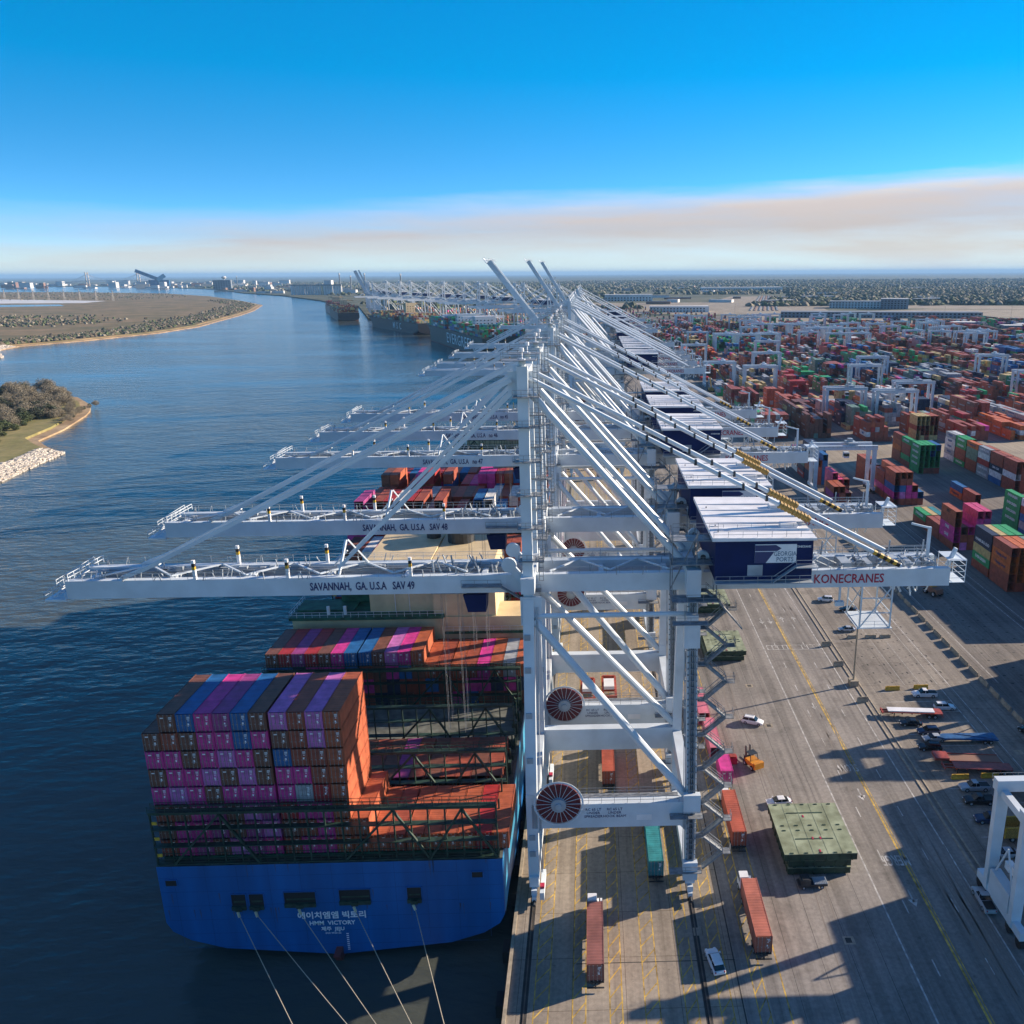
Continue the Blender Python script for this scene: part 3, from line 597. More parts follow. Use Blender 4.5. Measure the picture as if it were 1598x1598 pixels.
def names_on(crane, no):
    for ch in crane.children:
        if ch.name.split('.')[0] == 'boom':
            text('SAVANNAH,  GA. U.S.A   '+no, 1.75, 'txt', ch, (-21.8, -3.24, .35), FRONT, bold=.035, sx=.64)
crG = 'ship-to-shore cranes along the quay'
yc = [(123.2, 'SAV 49', 'nearest white ship-to-shore crane, its boom marked SAV 49, above the stern of the blue ship'), (153.8, 'SAV 48', 'second white ship-to-shore crane from the camera, its boom marked SAV 48'),
      (210.5, 'no 47', 'third white ship-to-shore crane from the camera, its boom marked no 47'), (246, 'no 46', 'fourth white ship-to-shore crane from the camera, its boom marked no 46'), (279, 'no 45', 'fifth white ship-to-shore crane from the camera, its boom marked no 45')]
far_y = [(408, 0), (440, 0), (470, 52), (497, 0), (560, 0), (700, 57), (760, 0), (862, 59)]
lower = 0; up_ = 0
SK_UP = ('forestay',)
cranes = []
for y, no, lb in yc[1:]:
    c = copy_tree(C0, (0, y, 0), None, lb, crG, skip=('sign_panel', 'stay_sleeve') if no != 'SAV 48' else ()); cranes.append((c, no))
for i, (y, a) in enumerate(far_y):
    sk = ('sign_panel', 'stay_sleeve', 'warning_stripe', 'tower_ladder', 'hoist_rope', 'boom_walkway', 'stay_clamp', 'boom_bracing') + (SK_UP if a else ())
    if a: up_ += 1; lb = 'white quay crane with its boom raised, %s raised boom going away from the camera' % ORD[up_-1]
    else: lower += 1; lb = 'white quay crane with lowered boom, %s one beyond the crane marked no 45' % ORD[lower-1]
    c = copy_tree(C0, (0, y, 0), None, lb, crG, skip=sk)
    if a:
        for ch in c.children:
            if ch.name.startswith('boom'): ch.rotation_euler = (0, R(a), 0)
C0.location = (0, yc[0][0], 0); tag(C0, yc[0][2], None, crG)
names_on(C0, 'SAV 49')
for c, no in cranes: names_on(c, no)

fb = MB(); crane_core(lambda n_, m_: fb)
fst = MB(); boom_core(fst, fst); fb.add([(v[0]-2.2, v[1], v[2]+50) for v in fst.v], fst.f); fm = fb.mesh('far_crane', 'crane')
hm = MB(); hm.box(28.7, 42.8, -10.5, 11.5, 53.2, 59.2, 0); hm.box(28.3, 43.2, -10.9, 11.9, 59.2, 59.8, 1); hm = hm.mesh('far_house', ['house', 'roofw'])
fbu = MB(); crane_core(lambda n_, m_: fbu)
def raised(a):
    b = MB(); b.v = list(fbu.v); b.f = list(fbu.f); b.m = list(fbu.m); q = MB(); z = MB(); boom_core(q, z)
    c, s = math.cos(R(a)), math.sin(R(a)); b.add([(v[0]*c+v[2]*s-2.2, v[1], -v[0]*s+v[2]*c+50) for v in q.v], q.f); return b.mesh('far_crane_raised', 'crane')
fmu = raised(68)
QD = [(-30, 1090, 22), (-44, 1135, 22), (-85, 1230, 22), (-100, 1268, 22), (-160, 1415, 23), (-178, 1460, 23), (-215, 1545, 25), (-262, 1610, 29), (-300, 1665, 29), (-352, 1752, 29), (-385, 1805, 29), (-430, 1880, 29)]
for i, (x, y, a) in enumerate(QD):
    o = link('quay_crane', fm, None, (x, y, 0), R(a)); tag(o, 'small white crane with lowered boom on the far quay, number %s from its right end' % ORD[i], 'crane', 'cranes on the far quay'); link('machine_house', hm, o)
for i, (x, y, a) in enumerate([(-505, 2060, 20), (-540, 2165, 20), (-590, 2340, 20), (-640, 2520, 20), (-560, 2230, 20)]):
    o = link('quay_crane', fmu, None, (x, y, 0), R(a)); o.scale = (1, 1, .95)
    tag(o, 'distant blue-grey quay crane with raised boom left of the far ships, %s one going away' % ORD[i], 'crane', 'raised cranes beyond the far ships'); link('machine_house', hm, o)

# ------------------------------------------------------------------ containers
LBL = {}
def corr(b, x0, x1, z0, z1, y, sgn, along='x', pitch=.56, d=.045):
    n = max(2, int(abs(x1-x0)/pitch)); vs = []; fs = []
    for i in range(n*2+1):
        t = x0+(x1-x0)*i/(2*n); o = y+(sgn*d if (i//1) % 2 else 0)
        for z in (z0, z1): vs.append((t, o, z) if along == 'x' else (o, t, z))
    for i in range(2*n): fs.append((2*i, 2*i+2, 2*i+3, 2*i+1))
    b.add(vs, fs)
def cont_mesh(c, ln, fine):
    """one ISO box, origin at the middle of its floor, long axis Y; doors look to -Y"""
    b = MB(); w, h, l2 = 1.219, 2.86, ln/2
    if not fine: b.box(-w, w, -l2, l2, 0, h); return b.mesh('container_'+c, [CM[c]])
    t = .10
    for sx_ in (-1, 1):
        corr(b, -l2+t, l2-t, .12, h-.08, sx_*(w-.05), -sx_, 'y')
        b.box(sx_*w-(0.1 if sx_ > 0 else 0), sx_*w+(0 if sx_ > 0 else .1), -l2, l2, 0, .14); b.box(sx_*w-(.1 if sx_ > 0 else 0), sx_*w+(0 if sx_ > 0 else .1), -l2, l2, h-.09, h)
        for sy in (-1, 1): b.box(sx_*w-(.14 if sx_ > 0 else 0), sx_*w+(0 if sx_ > 0 else .14), sy*l2-(.14 if sy > 0 else 0), sy*l2+(0 if sy > 0 else .14), .14, h-.09)
    corr(b, -w+t, w-t, .14, h-.09, l2-.05, -1)
    n = 22
    for i in range(n):
        y0 = -l2+.1+(ln-.2)*i/n; y1 = -l2+.1+(ln-.2)*(i+.5)/n; y2 = -l2+.1+(ln-.2)*(i+1)/n
        b.add([(-w+.1, y0, h-.05), (w-.1, y0, h-.05), (w-.1, y1, h-.02), (-w+.1, y1, h-.02), (-w+.1, y2, h-.05), (w-.1, y2, h-.05)], [(0, 1, 2, 3), (3, 2, 5, 4)])
    b.add([(-w, -l2, .02), (w, -l2, .02), (w, l2, .02), (-w, l2, .02)], [(0, 3, 2, 1)])
    return b.mesh('container_'+c, [CM[c]])
M['galv'] = mat('galvanised_bar', (0.30, 0.28, 0.27), 0.4, 0.3, 2, metal=.3)
def door_mesh(c, s):
    jz = random.Random(c).uniform(-.9, .1); jx = random.Random(c+'x').uniform(-.12, .1); b = MB(); x0, x1 = (-1.13, -.01) if s < 0 else (.01, 1.13); y = .02
    b.box(x0, x1, 0, .05, .16, 2.75, 0)
    for k in range(4): z = .35+k*.6; b.box(x0+.1, x1-.1, -.02, 0, z, z+.35, 0)
    for x in (x0+.28, x1-.28):
        b.box(x-.03, x+.03, -.09, -.04, .1, 2.8, 1); b.box(x-.07, x+.07, -.1, -.04, .12, .24, 1); b.box(x-.07, x+.07, -.1, -.04, 2.64, 2.76, 1); b.box(x-.18, x+.06, -.1, -.04, 1.05, 1.13, 1)
    if s > 0: b.box(x0+.38, x1-.3, -.045, -.02, 2.32, 2.42, 2); b.box(x0+.45, x1-.45, -.045, -.02, 1.75, 1.85, 2) if c != 'white' else None
    else: b.box(x0+.35, x1-.35, -.045, -.02, 2.2, 2.36, 2) if c in ('brown', 'magenta', 'lilac') else None
    if s > 0:
        for k in range(4): b.box(x0+.42+jx, x1-.24-.10*k+jx, -.05, -.02, 2.18-k*.17+jz*(k > 1), 2.25-k*.17+jz*(k > 1), 2)
        b.box(x0+.38, x0+.58, -.05, -.02, 1.15, 1.4, 2)
    return b.mesh('door', [CM[c], M['galv'], M['txtw'] if c != 'white' else M['txt']])
CMESH = {}
def cm(c, ln, fine):
    k = (c, ln, fine)
    if k not in CMESH: CMESH[k] = cont_mesh(c, ln, fine)
    return CMESH[k]
DM = {}
NIND = [0]
def container(x, y, z, c, label, group, ln=12.19, rz=0, doors=False, logo=None, fine=True):
    o = link('shipping_container', cm(c, ln, fine), None, (x, y, z), rz); tag(o, label, 'container', group); NIND[0] += 1
    if doors:
        for s in (-1, 1):
            if (c, s) not in DM: DM[(c, s)] = door_mesh(c, s)
            link('door', DM[(c, s)], o, (0, -ln/2+.0, 0))
    if logo:
        k = ('L', logo)
        if k not in CMESH:
            tcol = {'EVERGREEN': 'txtw', 'Hapag-Lloyd': 'txt', 'ONE': 'txtw', 'CMA CGM': 'txtw', 'MAERSK': 'txtb', 'HMM': 'txtw', 'MSC': 'dark', 'ZIM': 'txtw', 'COSCO': 'txtw', 'HAMBURG SUD': 'txtw', 'TEX': 'txtw'}[logo]
            q = text(logo, 1.35 if len(logo) > 5 else 1.6, tcol, None, (0, 0, 0), (0, 0, 0), bold=.03, sx=1, depth=.012); CMESH[k] = q.data; bpy.data.objects.remove(q)
        g_ = link('lettering', CMESH[k], o, (-1.245, 0, 1.55)); g_.rotation_euler = LEFT; g_.scale = (1.05, 1, 1)
    return o
M['txtb'] = mat('blue_letter', (0.02, 0.10, 0.30), 0.5, 0.05)
# everything past the nearest few hundred goes into one mass
class Mass:
    def __init__(s): s.b = MB(); s.k = 0
    def add(s, x, y, z, c, ln=12.19, a=0.0, h=2.86, w=1.219):
        ca, sa = math.cos(a), math.sin(a); P = []
        for zz in (z, z+h):
            for dx, dy in ((-w, -ln/2), (w, -ln/2), (w, ln/2), (-w, ln/2)): P.append((x+dx*ca-dy*sa, y+dx*sa+dy*ca, zz))
        s.b.add(P, [(4, 5, 6, 7), (0, 1, 5, 4), (1, 2, 6, 5), (2, 3, 7, 6), (3, 0, 4, 7)], CN.index(c))
        k = s.k = s.k+1
        if y < 900 and k % 3 != 0 and ln > 9:
            y0, y1, z0, z1 = ((-.38, .30, 1.5, 2.2), (-.15, .12, .9, 2.0), (-.36, -.05, 1.2, 2.1))[k % 7 % 3]; f = -1 if k % 2 else 1
            Q = [(-w-.03, ln*f*y0, z0), (-w-.03, ln*f*y1, z0), (-w-.03, ln*f*y1, z1), (-w-.03, ln*f*y0, z1)]
            s.b.add([(x+a_*ca-b_*sa, y+a_*sa+b_*ca, z+c_) for a_, b_, c_ in Q], [(0, 3, 2, 1)], CN.index('blue' if c in ('white', 'grey') else 'maroon' if c == 'tan' else 'white' if c in ('green', 'navy', 'blue') else 'grey'))
MASS = Mass()

# ------------------------------------------------------------------ the blue container ship
ship = thing('container_ship', 'large container ship with dark blue stern lettered HMM VICTORY, moored under the nearest cranes', 'ship', (0, 0, 0))
SX, SY, DZ = -28.0, 104.6, 13.0
def hull_mesh(L_, B, dz, wl, flare=1.0, cols=(0, 1, 2), transom=True):
    """cross-sections from stern (y=0) to bow; origin on the centre line at the waterline"""
    st = []
    def sec(y, hw, zb, sharp, top=1.0):
        z0, z1 = zb, dz
        pts = []
        for k in range(11):
            q = k/10; z = z0+(z1-z0)*q; w = hw*(1-(1-min(1, q/sharp))**2.6)**.62 if q < sharp else hw
            pts.append((max(w, .05), z))
        return [(w, y, z) for w, z in pts]
    ys = [0, .01, .03, .06, .1, .3, .6, .78, .85, .9, .94, .97, .99, 1.0]
    secs = []
    for q in ys:
        if q <= .10: zb = (.6, .2, -1.5, -5, -9)[ys.index(q)]; hw = B/2; s = (.42, .42, .40, .32, .25)[ys.index(q)]
        elif q < .8: zb = -9; hw = B/2; s = .16
        else:
            k = (q-.78)/.22; hw = B/2*(1-k**2.2)**.75+.3; s = .16+.75*k; zb = -9+k**6*12
        secs.append((q*L_, hw, zb, s, q))
    vs = []; fs = []; ms = []
    for y, hw, zb, s, q in secs:
        for k in range(11):
            t_ = k/10; z = zb+(dz-zb)*t_
            if q > .8: kk = (q-.8)/.2; w = hw*(t_**(.25+1.6*kk))*(1.0)
            else: w = hw*((1-(1-min(1, t_/s))**2.2)**.5 if t_ < s else 1)
            vs.append((max(w, .02), y+(t_-.6)*8*max(0, (q-.9)/.1)*flare, z))
    n = len(vs); vs += [(-a, b_, c_) for a, b_, c_ in vs]; nS = len(secs)
    for i in range(nS-1):
        for k in range(10):
            a = i*11+k; zc = (vs[a][2]+vs[a+12][2])/2
            m_ = 2 if zc < .4 and i > 1 else 0
            fs.append((a, a+11, a+12, a+1)); ms.append(1 if (m_ == 0 and zc > dz*.35 and cols[1] != cols[0]) else m_)
            a += n; fs.append((a, a+1, a+12, a+11)); ms.append(m_)
    for k in range(10): fs.append((k, k+1, n+k+1, n+k)); ms.append(0)
    for i in range(nS-1): a = i*11+10; fs.append((a, a+11, n+a+11, n+a)); ms.append(3)
    b = MB(); b.v = vs; b.f = fs; b.m = ms; return b
hb = hull_mesh(336, 50.4, DZ+4, 0); hb.m = [0 if m_ == 1 else m_ for m_ in hb.m]
HO = (-SX, -SY, 4); hl = hb.build('hull', ['hull', 'hull', 'boot', 'hatch'], ship, (SX, SY, -4))
b = MB()                                                            # paler blue panels that paint sunlight onto the quay-side flank
b.box(SX+25.2, SX+25.26, SY+.8, SY+300, 3, 12.6); b.build('sunlit_flank', 'hull_lit', hl, HO)
b = MB(); b.add([(SX-.5, SY+1, -6.5), (SX+.5, SY+1, -6.5), (SX+.4, SY+9, -6.5), (SX-.4, SY+9, -6.5), (SX-.5, SY-1.8, -2.2), (SX+.5, SY-1.8, -2.2), (SX+.4, SY+8, -1.0), (SX-.4, SY+8, -1.0)], [(0, 3, 2, 1), (4, 5, 6, 7), (0, 1, 5, 4), (1, 2, 6, 5), (2, 3, 7, 6), (3, 0, 4, 7)])
b.build('rudder', 'boot', hl, HO)
for x, z, w, h in ((-42.0, 6.7, 2.1, 2.5), (-39.4, 6.7, 2.1, 2.5), (-33.0, 6.9, 4.6, 2.4), (-24.9, 7.1, 4.6, 2.4), (-16.1, 7.2, 2.1, 2.5), (-51.4, 10.2, 1.6, 1.0), (-6.6, 10.4, 1.6, 1.0)):
    b = MB(); y = SY-.08; b.box(x-w/2, x+w/2, y, y+.12, z-h/2, z+h/2, 0)  # flat black panel paints the shade inside the open port
    for a, c_, d, e_ in ((x-w/2-.12, x-w/2, z-h/2-.1, z+h/2+.1), (x+w/2, x+w/2+.12, z-h/2-.1, z+h/2+.1)): b.box(a, c_, y-.08, y+.12, d, e_, 1)
    b.box(x-w/2, x+w/2, y-.08, y+.12, z+h/2, z+h/2+.12, 1)
    if h > 2: b.box(x-w/2, x+w/2, y-.35, y+.12, z-h/2-.1, z-h/2+.55, 2); b.box(x-.5, x+.5, y-.6, y-.3, z-h/2-.1, z-h/2+.5, 2); b.box(x-w/2+.3, x+w/2-.2, y-.02, y, z-.2, z+.1, 2); b.tube((x-.2, y-.4, z-h/2-.3), (x+.2, y-.9, z-h/2-.8), .2, 6, 3)
    b.build('mooring_port', ['black', 'hull', 'lash', 'cream'], hl, HO)
b = MB(); yq = -.012
for z in (2.5, 5.0, 7.5, 10.0, 12.5, 15): b.box(-25.1 if z > 6 else -22.5, 25.1 if z > 6 else 22.5, yq, yq+.01, z, z+.035)
for k in range(-5, 6): b.box(k*4.6-.02, k*4.6+.02, yq-.003, yq+.008, 3.2, 17)
b.build('plate_seam', mat('hull_seam', (0.001, 0.05, 0.17), .5, .1, 1), hl)
b = MB(); random.seed(6)
for k in range(34): x = random.uniform(-24.5, 24.5); z = random.choice([17, 17, 12.2, 9.4, 9.4]); l_ = random.uniform(.8, 3.5); w_2 = random.uniform(.05, .16); b.add([(x-w_2, yq-.01, z), (x+w_2, yq-.01, z), (x+.02, yq-.01, z-l_)], [(0, 2, 1)])
b.build('rust_streak', mat('rust_streak', (0.06, 0.07, 0.12), .8, .4, 1, c2=(0.02, 0.08, 0.22)), hl)
b = MB()
for k in range(9): b.box(1.2, 1.55, yq-.012, yq, 1.4+k*.36, 1.55+k*.36)
b.build('draught_mark', 'txtw', hl)
yt = SY-.06
text('에이치엠엠 빅토리', 1.35, 'txtw', hl, (-28.6-0-SX, yt-SY, 3.75+4), FRONT, bold=.03)
text('HMM  VICTORY', 1.02, 'txtw', hl, (-28.7-SX, yt-SY, 2.4+4), FRONT, bold=.02, sx=.95)
text('제주  JEJU', .85, 'txtw', hl, (-28.7-SX, yt-SY, 1.3+4), FRONT, bold=.015)
text('IMO 9945162', .42, 'txtw', hl, (-28.7-SX, yt-SY, 0.55+4), FRONT)
# deck fittings along the sides
b = MB(); random.seed(11)
for k in range(70):
    y = SY+3+k*4.4
    if y > 405: break
    for x in (-3.9, -52.2):
        b.bar((x, y, DZ), (x, y, DZ+2+random.random()*6), .25); b.box(x-.5, x+.5, y+1, y+2, DZ, DZ+.8+random.random()*1.5)
b.rail((-3.2, SY+.3, DZ), (-3.2, SY+300, DZ), 1.2, 3); b.rail((-52.9, SY+.3, DZ), (-52.9, SY+300, DZ), 1.2, 3); b.rail((-52.8, SY+.2, DZ), (-3.2, SY+.2, DZ), 1.2, 2.5)
b.build('deck_fittings', 'lash', ship)
CX = [-51.6+2.53*i+(.28 if i > 6 else 0)+(.15 if i > 13 else 0) for i in range(20)]
def lashing(y, top=22.0, x0=-53.0, x1=-3.4):
    b = MB(); h = top-DZ; xs = [x0+(x1-x0)*i/20 for i in range(21)]
    for x in xs: b.bar((x, y, DZ), (x, y, top), .20, .26)
    for z in (DZ+.3, DZ+h*.36, DZ+h*.68, top-.25): b.box(x0, x1, y-.45, y+.55, z, z+.14 if z < top-1 else z+.4)
    for z in (DZ+1.2, DZ+2.2, DZ+3.2): b.bar((x0, y-.3, z), (x1, y-.3, z), .07)
    b.rail((x0, y-.45, top+.1), (x1, y-.45, top+.1), 1.1, 1.25, .06); b.rail((x0, y+.55, top+.1), (x1, y+.55, top+.1), 1.1, 2.5, .06)
    for k in (4, 9, 14, 18):
        if k == 9: continue
        b.bar((xs[k], y-.2, top-.4), (xs[k-3] if k < 18 else xs[k-2], y-.2, DZ+.2), .38, .3); b.bar((xs[k], y-.2, top-.4), (xs[min(20, k+2)], y-.2, DZ+.2), .38, .3)
    for k in range(0, 20):
        for d in (-.9, .9): b.bar((xs[k]+1.25+d*.3, y, top), (xs[k]+1.25+d*.7, y, top+1.2), .06)
    o = b.build('lashing_bridge', 'lash', ship)
    b = MB()
    for z in (DZ+1.8, DZ+4.6, DZ+7.2): b.box(x0+.4, x0+1.1, y-.5, y-.4, z, z+.5)
    b.build('warning_plate', 'yellow', o); return o
BY = [106.7]; 
lashing(104.95)
bays = []
y = 106.2
for k in range(20):
    bays.append(y); y += 14.55
    if k == 3: y += 30              # deckhouse
for k, y in enumerate(bays):
    if k: lashing(y-1.25)
    b = MB(); b.box(-52.6, -3.8, y-.2, y+12.5, DZ, DZ+.55 if k not in (2,) else DZ+1.2); 
    for i in range(5): b.box(-52.2+i*9.8, -52+i*9.8, y, y+12.3, DZ+.55, DZ+.8)
    if y < 400: b.build('hatch_cover', 'hatch' if k in (1, 2) or k > 8 else 'dgreen', ship)
H = 2.93; ZB = DZ+.55
rows = {8: '-MBPpBCLmLR', 7: 'CmCPPBPMmLG', 6: 'PPCPLPMBmmm', 5: 'MPPLCLMPPmm', 4: 'PLPCPPPPGRm', 3: 'mMPpMLpRPPm', 2: 'MPPpMpLMmPm', 1: 'mPpMLpPmPPm'}
KEY = dict(M='brown', m='maroon', C='brown', P='magenta', p='purple', L='lilac', B='blue', G='grey', R='red')
gS = 'containers stacked at the stern of the blue ship'
for t_ in range(8, 0, -1):
    for i, ch in enumerate(rows[t_]):
        if ch == '-': continue
        c = KEY[ch]
        if i == 10: c = 'rust'
        container(CX[i], bays[0]+6.1, ZB+(t_-1)*H, c, '%s container, %s tier from top, %s column from left, tall stern stack' % (CAD[c], ORD[8-t_], ORD[i]), gS, doors=True)
for i in range(11, 20):
    for t_ in range(1, 3 if i == 11 else 2):
        c = 'rust' if i in (11, 12, 14, 15, 19) else ('red' if i == 18 else 'maroon' if i == 13 else 'rust')
        container(CX[i], bays[0]+6.1, ZB+(t_-1)*H, c, '%s container %s, %s from left of the sunlit low stern boxes' % (CAD[c], 'raised' if t_ == 2 else 'on deck', ORD[i-11]), gS, doors=True)
for i in range(9, 19):
    c = ['brown', 'maroon', 'brown', 'purple', 'maroon', 'brown', 'maroon', 'maroon', 'brown', 'maroon'][i-9]
    container(CX[i], bays[1]+6.1, ZB, c, '%s container low behind the second lashing bridge, %s from the left' % (CAD[c], ORD[i-9]), 'low containers behind the second lashing bridge')
c4 = 'CRpRCPBBMLPm'
for i, ch in enumerate(c4):
    for t_ in (4,):
        c = KEY[ch] if t_ == 4 else random.choice(['brown', 'navy', 'maroon', 'purple'])
        if i == 11: c = 'rust'
        container(CX[i], bays[3]+6.1, ZB+(t_-1)*H, c, '%s container in the %s tier, %s from the left, row aft of the deckhouse' % (CAD[c], 'top' if t_ == 4 else 'second', ORD[i]), 'containers aft of the deckhouse', doors=(t_ == 4))
for i, c in zip(range(12, 20), ('rust', 'maroon', 'rust', 'maroon', 'magenta', 'rust', 'grey', 'rust')):
    container(CX[i], bays[3]+6.1, ZB+2*H, c, '%s container, %s from left, lower sunlit row aft of the deckhouse' % (CAD[c], ORD[i-12]), 'containers aft of the deckhouse', doors=True)
for i in range(20):
    for t_ in range(1, 4 if i < 12 else 3): MASS.add(CX[i], bays[3]+6.1, ZB+(t_-1)*H, random.choice(['brown', 'navy', 'maroon', 'magenta', 'blue']))
# deckhouse and funnel casing
b = MB(); b.box(-52.4, -3.6, 164.5, 173, DZ, 26.2); b.box(-52.8, -20.5, 163.6, 174, 26.2, 26.8, 1); b.box(-20.5, -3.2, 164.2, 174, 22.4, 22.9, 1)
dh = b.build('deckhouse', ['cream', 'dgreen'], ship)
b = MB(); b.box(-36.4, -22.9, 166.5, 186, 26.8, 38.5); b.box(-22.7, -9.6, 164.9, 184, 13, 38.2); b.box(-34.5, -11, 186, 193, 13, 37.0); b.build('funnel_casing', 'cream', dh)
b = MB(); b.tube((-18.5, 180, 38.2), (-18.5, 180, 43.5), 3.0, 20); b.tube((-25, 182, 38.4), (-25, 182, 42), 1.6, 16); b.build('funnel', 'dark', dh)
b = MB(); b.rail((-52.7, 163.7, 26.8), (-20.6, 163.7, 26.8), 1.2, 1.6); b.rail((-20.4, 164.2, 22.9), (-3.3, 164.2, 22.9), 1.2, 1.6); b.rail((-52.7, 163.7, 26.8), (-52.7, 174, 26.8), 1.2, 1.6); b.rail((-36.4, 166.5, 38.5), (-9.6, 166.5, 38.5), 1.2, 1.6)
for x in (-45, -41.5): b.tube((x, 165.5, 26.8), (x, 165.5, 28.6), .35, 8)
for x in (-31, -28): b.bar((x, 166.3, 26.8), (x, 166.3, 31), .1)
b.build('railing', 'roofw', dh)
b = MB()
for x, w in ((-21.2, 2.6), (-17, 5.0), (-12.6, 2.8), (-9.2, 2.8)): b.box(x-w/2+.3, x+w/2+.3, 164.40, 164.55, 18.6, 21.2)
b.build('window', 'glass', dh)
b = MB(); b.box(-52, -40, 167, 173, 26.85, 27.2); b.box(-44, -37, 172, 178, 26.8, 30.5); b.build('green_deck', 'dgreen', dh)
# bays forward of the deckhouse
random.seed(21)
kF = 0
for k, y in enumerate(bays[4:16]):
    if k < 6: hmax = (6, 9, 8, 9, 8, 7)[k]
    elif k < 8: hmax = 2
    else: hmax = 0
    for i in range(20):
        h_ = hmax-(1 if i in (0, 19) else 0)-random.choice([0, 0, 0, 0, 1, 3] if hmax > 2 else [0, 2])
        if k == 1 and i < 1: h_ = hmax-2
        if k == 1 and i > 15: h_ = 6
        for t_ in range(max(0, h_)):
            c = random.choice(['maroon', 'maroon', 'maroon', 'brown', 'maroon', 'magenta', 'red', 'white', 'white', 'grey', 'blue'] if k < 3 else ['maroon', 'magenta', 'rust', 'red', 'blue', 'brown'])
            if k == 1 and i < 3: c = random.choice(['magenta', 'magenta', 'purple'])
            if (k == 1 and t_ == h_-1):
                container(CX[i], y+6.1, ZB+t_*H, c, '%s container on top of the high row forward of the funnel, %s from left' % (CAD[c], ORD[i]), 'containers forward of the funnel', fine=True)
            else: MASS.add(CX[i], y+6.1, ZB+t_*H, c)
# forecastle
b = MB(); b.box(-50, -6, 404, 405, DZ, 18); b.tube((-28, 420, DZ), (-28, 420, 34), .6, 8, r2=.3); b.box(-31, -25, 419.5, 420.5, 27, 27.4); b.bar((-33, 414, DZ), (-28, 420, 30), .4)
for x in (-40, -34, -22, -16): b.tube((x, 412, DZ+1), (x+3, 412, DZ+1), 1.1, 10); b.box(x, x+1, 416, 419, DZ, DZ+1.6)
b.build('foremast', 'cream', ship)
# mooring lines
for i, (x, z, yb) in enumerate(((-41.8, 5.0, 51), (-39.2, 5.0, 67), (-32.8, 5.0, 67.6), (-24.7, 5.2, 68.2), (-15.9, 5.3, 66.2))):
    b = MB(); P = Vector((x, SY-1.0, z)); Q = Vector((-.9, yb, .7)); pr = P
    for k in range(1, 9): q = k/8; n_ = P.lerp(Q, q)-Vector((0, 0, .7*math.sin(pi*q))); b.tube(pr, n_, .055, 6); pr = n_
    tag(b.build('mooring_line', 'rope'), 'pale mooring rope from the blue stern down to the quay, %s from the left' % ORD[i], 'rope', 'stern mooring lines')

# ------------------------------------------------------------------ ships at the far berths
def far_ship(name, label, x, y, a, L_, B, hull, boot, word, house, hx, tiers, pal, seed, dz=18, wcol='txtw', wy=.45, ws=9, bowfirst=False):
    random.seed(seed); t = thing('container_ship', label, 'ship', (x, y, -4), R(a))
    h = hull_mesh(L_, B, dz+.0, 0, cols=(0, 0, 2)).build('hull', [hull, hull, boot, 'hatch'], t)
    if word: text(word, ws, wcol, h, (-B/2-.12, L_*wy, dz*.5), LEFT, bold=.05, wide=1.1 if len(word) > 4 else 2.2, sx=1.35 if len(word) > 4 else 1)
    for q, w, z1 in hx:
        b = MB(); b.box(-w/2, w/2, L_*q, L_*q+14, dz, z1); b.box(-B/2, B/2, L_*q+8, L_*q+13, z1-3.2, z1-.2); d = b.build('deckhouse', house, t)
        b = MB()
        for zz in range(int(dz)+4, int(z1)-4, 4):
            for xx in range(int(-w/2)+2, int(w/2)-2, 5): b.box(xx, xx+1.6, L_*q-.1, L_*q, zz, zz+1.3)
        for zz in range(int(dz)+4, int(z1)-4, 4):
            for yy in (3, 9): b.box(-w/2-.1, -w/2, L_*q+yy, L_*q+yy+1.6, zz, zz+1.3)
        b.build('window', 'glass', d)
    ca, sa = math.cos(R(a)), math.sin(R(a)); yy = 14; n = int(B/2.52)
    while yy < L_*.93:
        if not any(L_*q-8 < yy < L_*q+20 for q, w, z1 in hx):
            hm_ = random.randint(*tiers) if yy < L_*.85 else max(1, tiers[0]-2); nn = n if yy < L_*.8 else int(n*.7)
            for i in range(nn):
                k = hm_-random.choice([0, 0, 0, 1, 1])
                for q in range(k):
                    if 2 < i < nn-3 and q < k-1 and q < hm_-3: continue
                    dx = (i-(nn-1)/2)*2.52; MASS.add(x+dx*ca-yy*sa, y+dx*sa+yy*ca, dz-4+.5+q*2.9, random.choice(pal), a=R(a))
        yy += 14
    return t
M['hullg'] = mat('green_hull', (0.004, 0.030, 0.034), 0.5, 0.15, .05); M['hullk'] = mat('black_hull', (0.010, 0.014, 0.026), 0.5, 0.2, .05); M['hullr'] = mat('maroon_hull', (0.09, 0.03, 0.04), 0.4, 0.2, .05)
far_ship('s', 'dark green container ship lettered EVERGREEN, moored at the far quay behind the crane stays', -95, 1060, 22.1, 400, 58, 'hullg', 'boot', 'EVERGREEN', 'roofw', [(.22, 28, 46), (.47, 28, 45)], (3, 5), ['green', 'sage', 'green', 'maroon', 'blue', 'white', 'brown', 'teal'], 31, dz=24, ws=20, wy=.30)
far_ship('s', 'dark hulled container ship lettered MSC with a cream deckhouse, moored beyond the green ship', -262, 1478, 29.5, 366, 48, 'hullk', 'boot', 'MSC', 'cream', [(.30, 17, 50)], (3, 5), ['tan', 'brown', 'tan', 'maroon', 'grey', 'brown', 'sage'], 32, dz=19, ws=16, wy=.33)
far_ship('s', 'farthest dark hulled container ship at the end of the row of ships', -530, 1935, 20.5, 330, 46, 'hullk', 'boot', '', 'cream', [(.3, 16, 44)], (3, 5), ['tan', 'brown', 'maroon', 'brown', 'sage'], 33)
far_ship('s', 'maroon bow of a container ship showing past the farthest dark ship', -655, 2290, 20.5, 260, 40, 'hullr', 'boot', '', 'cream', [(.2, 20, 44)], (2, 4), ['brown', 'red', 'maroon'], 34)

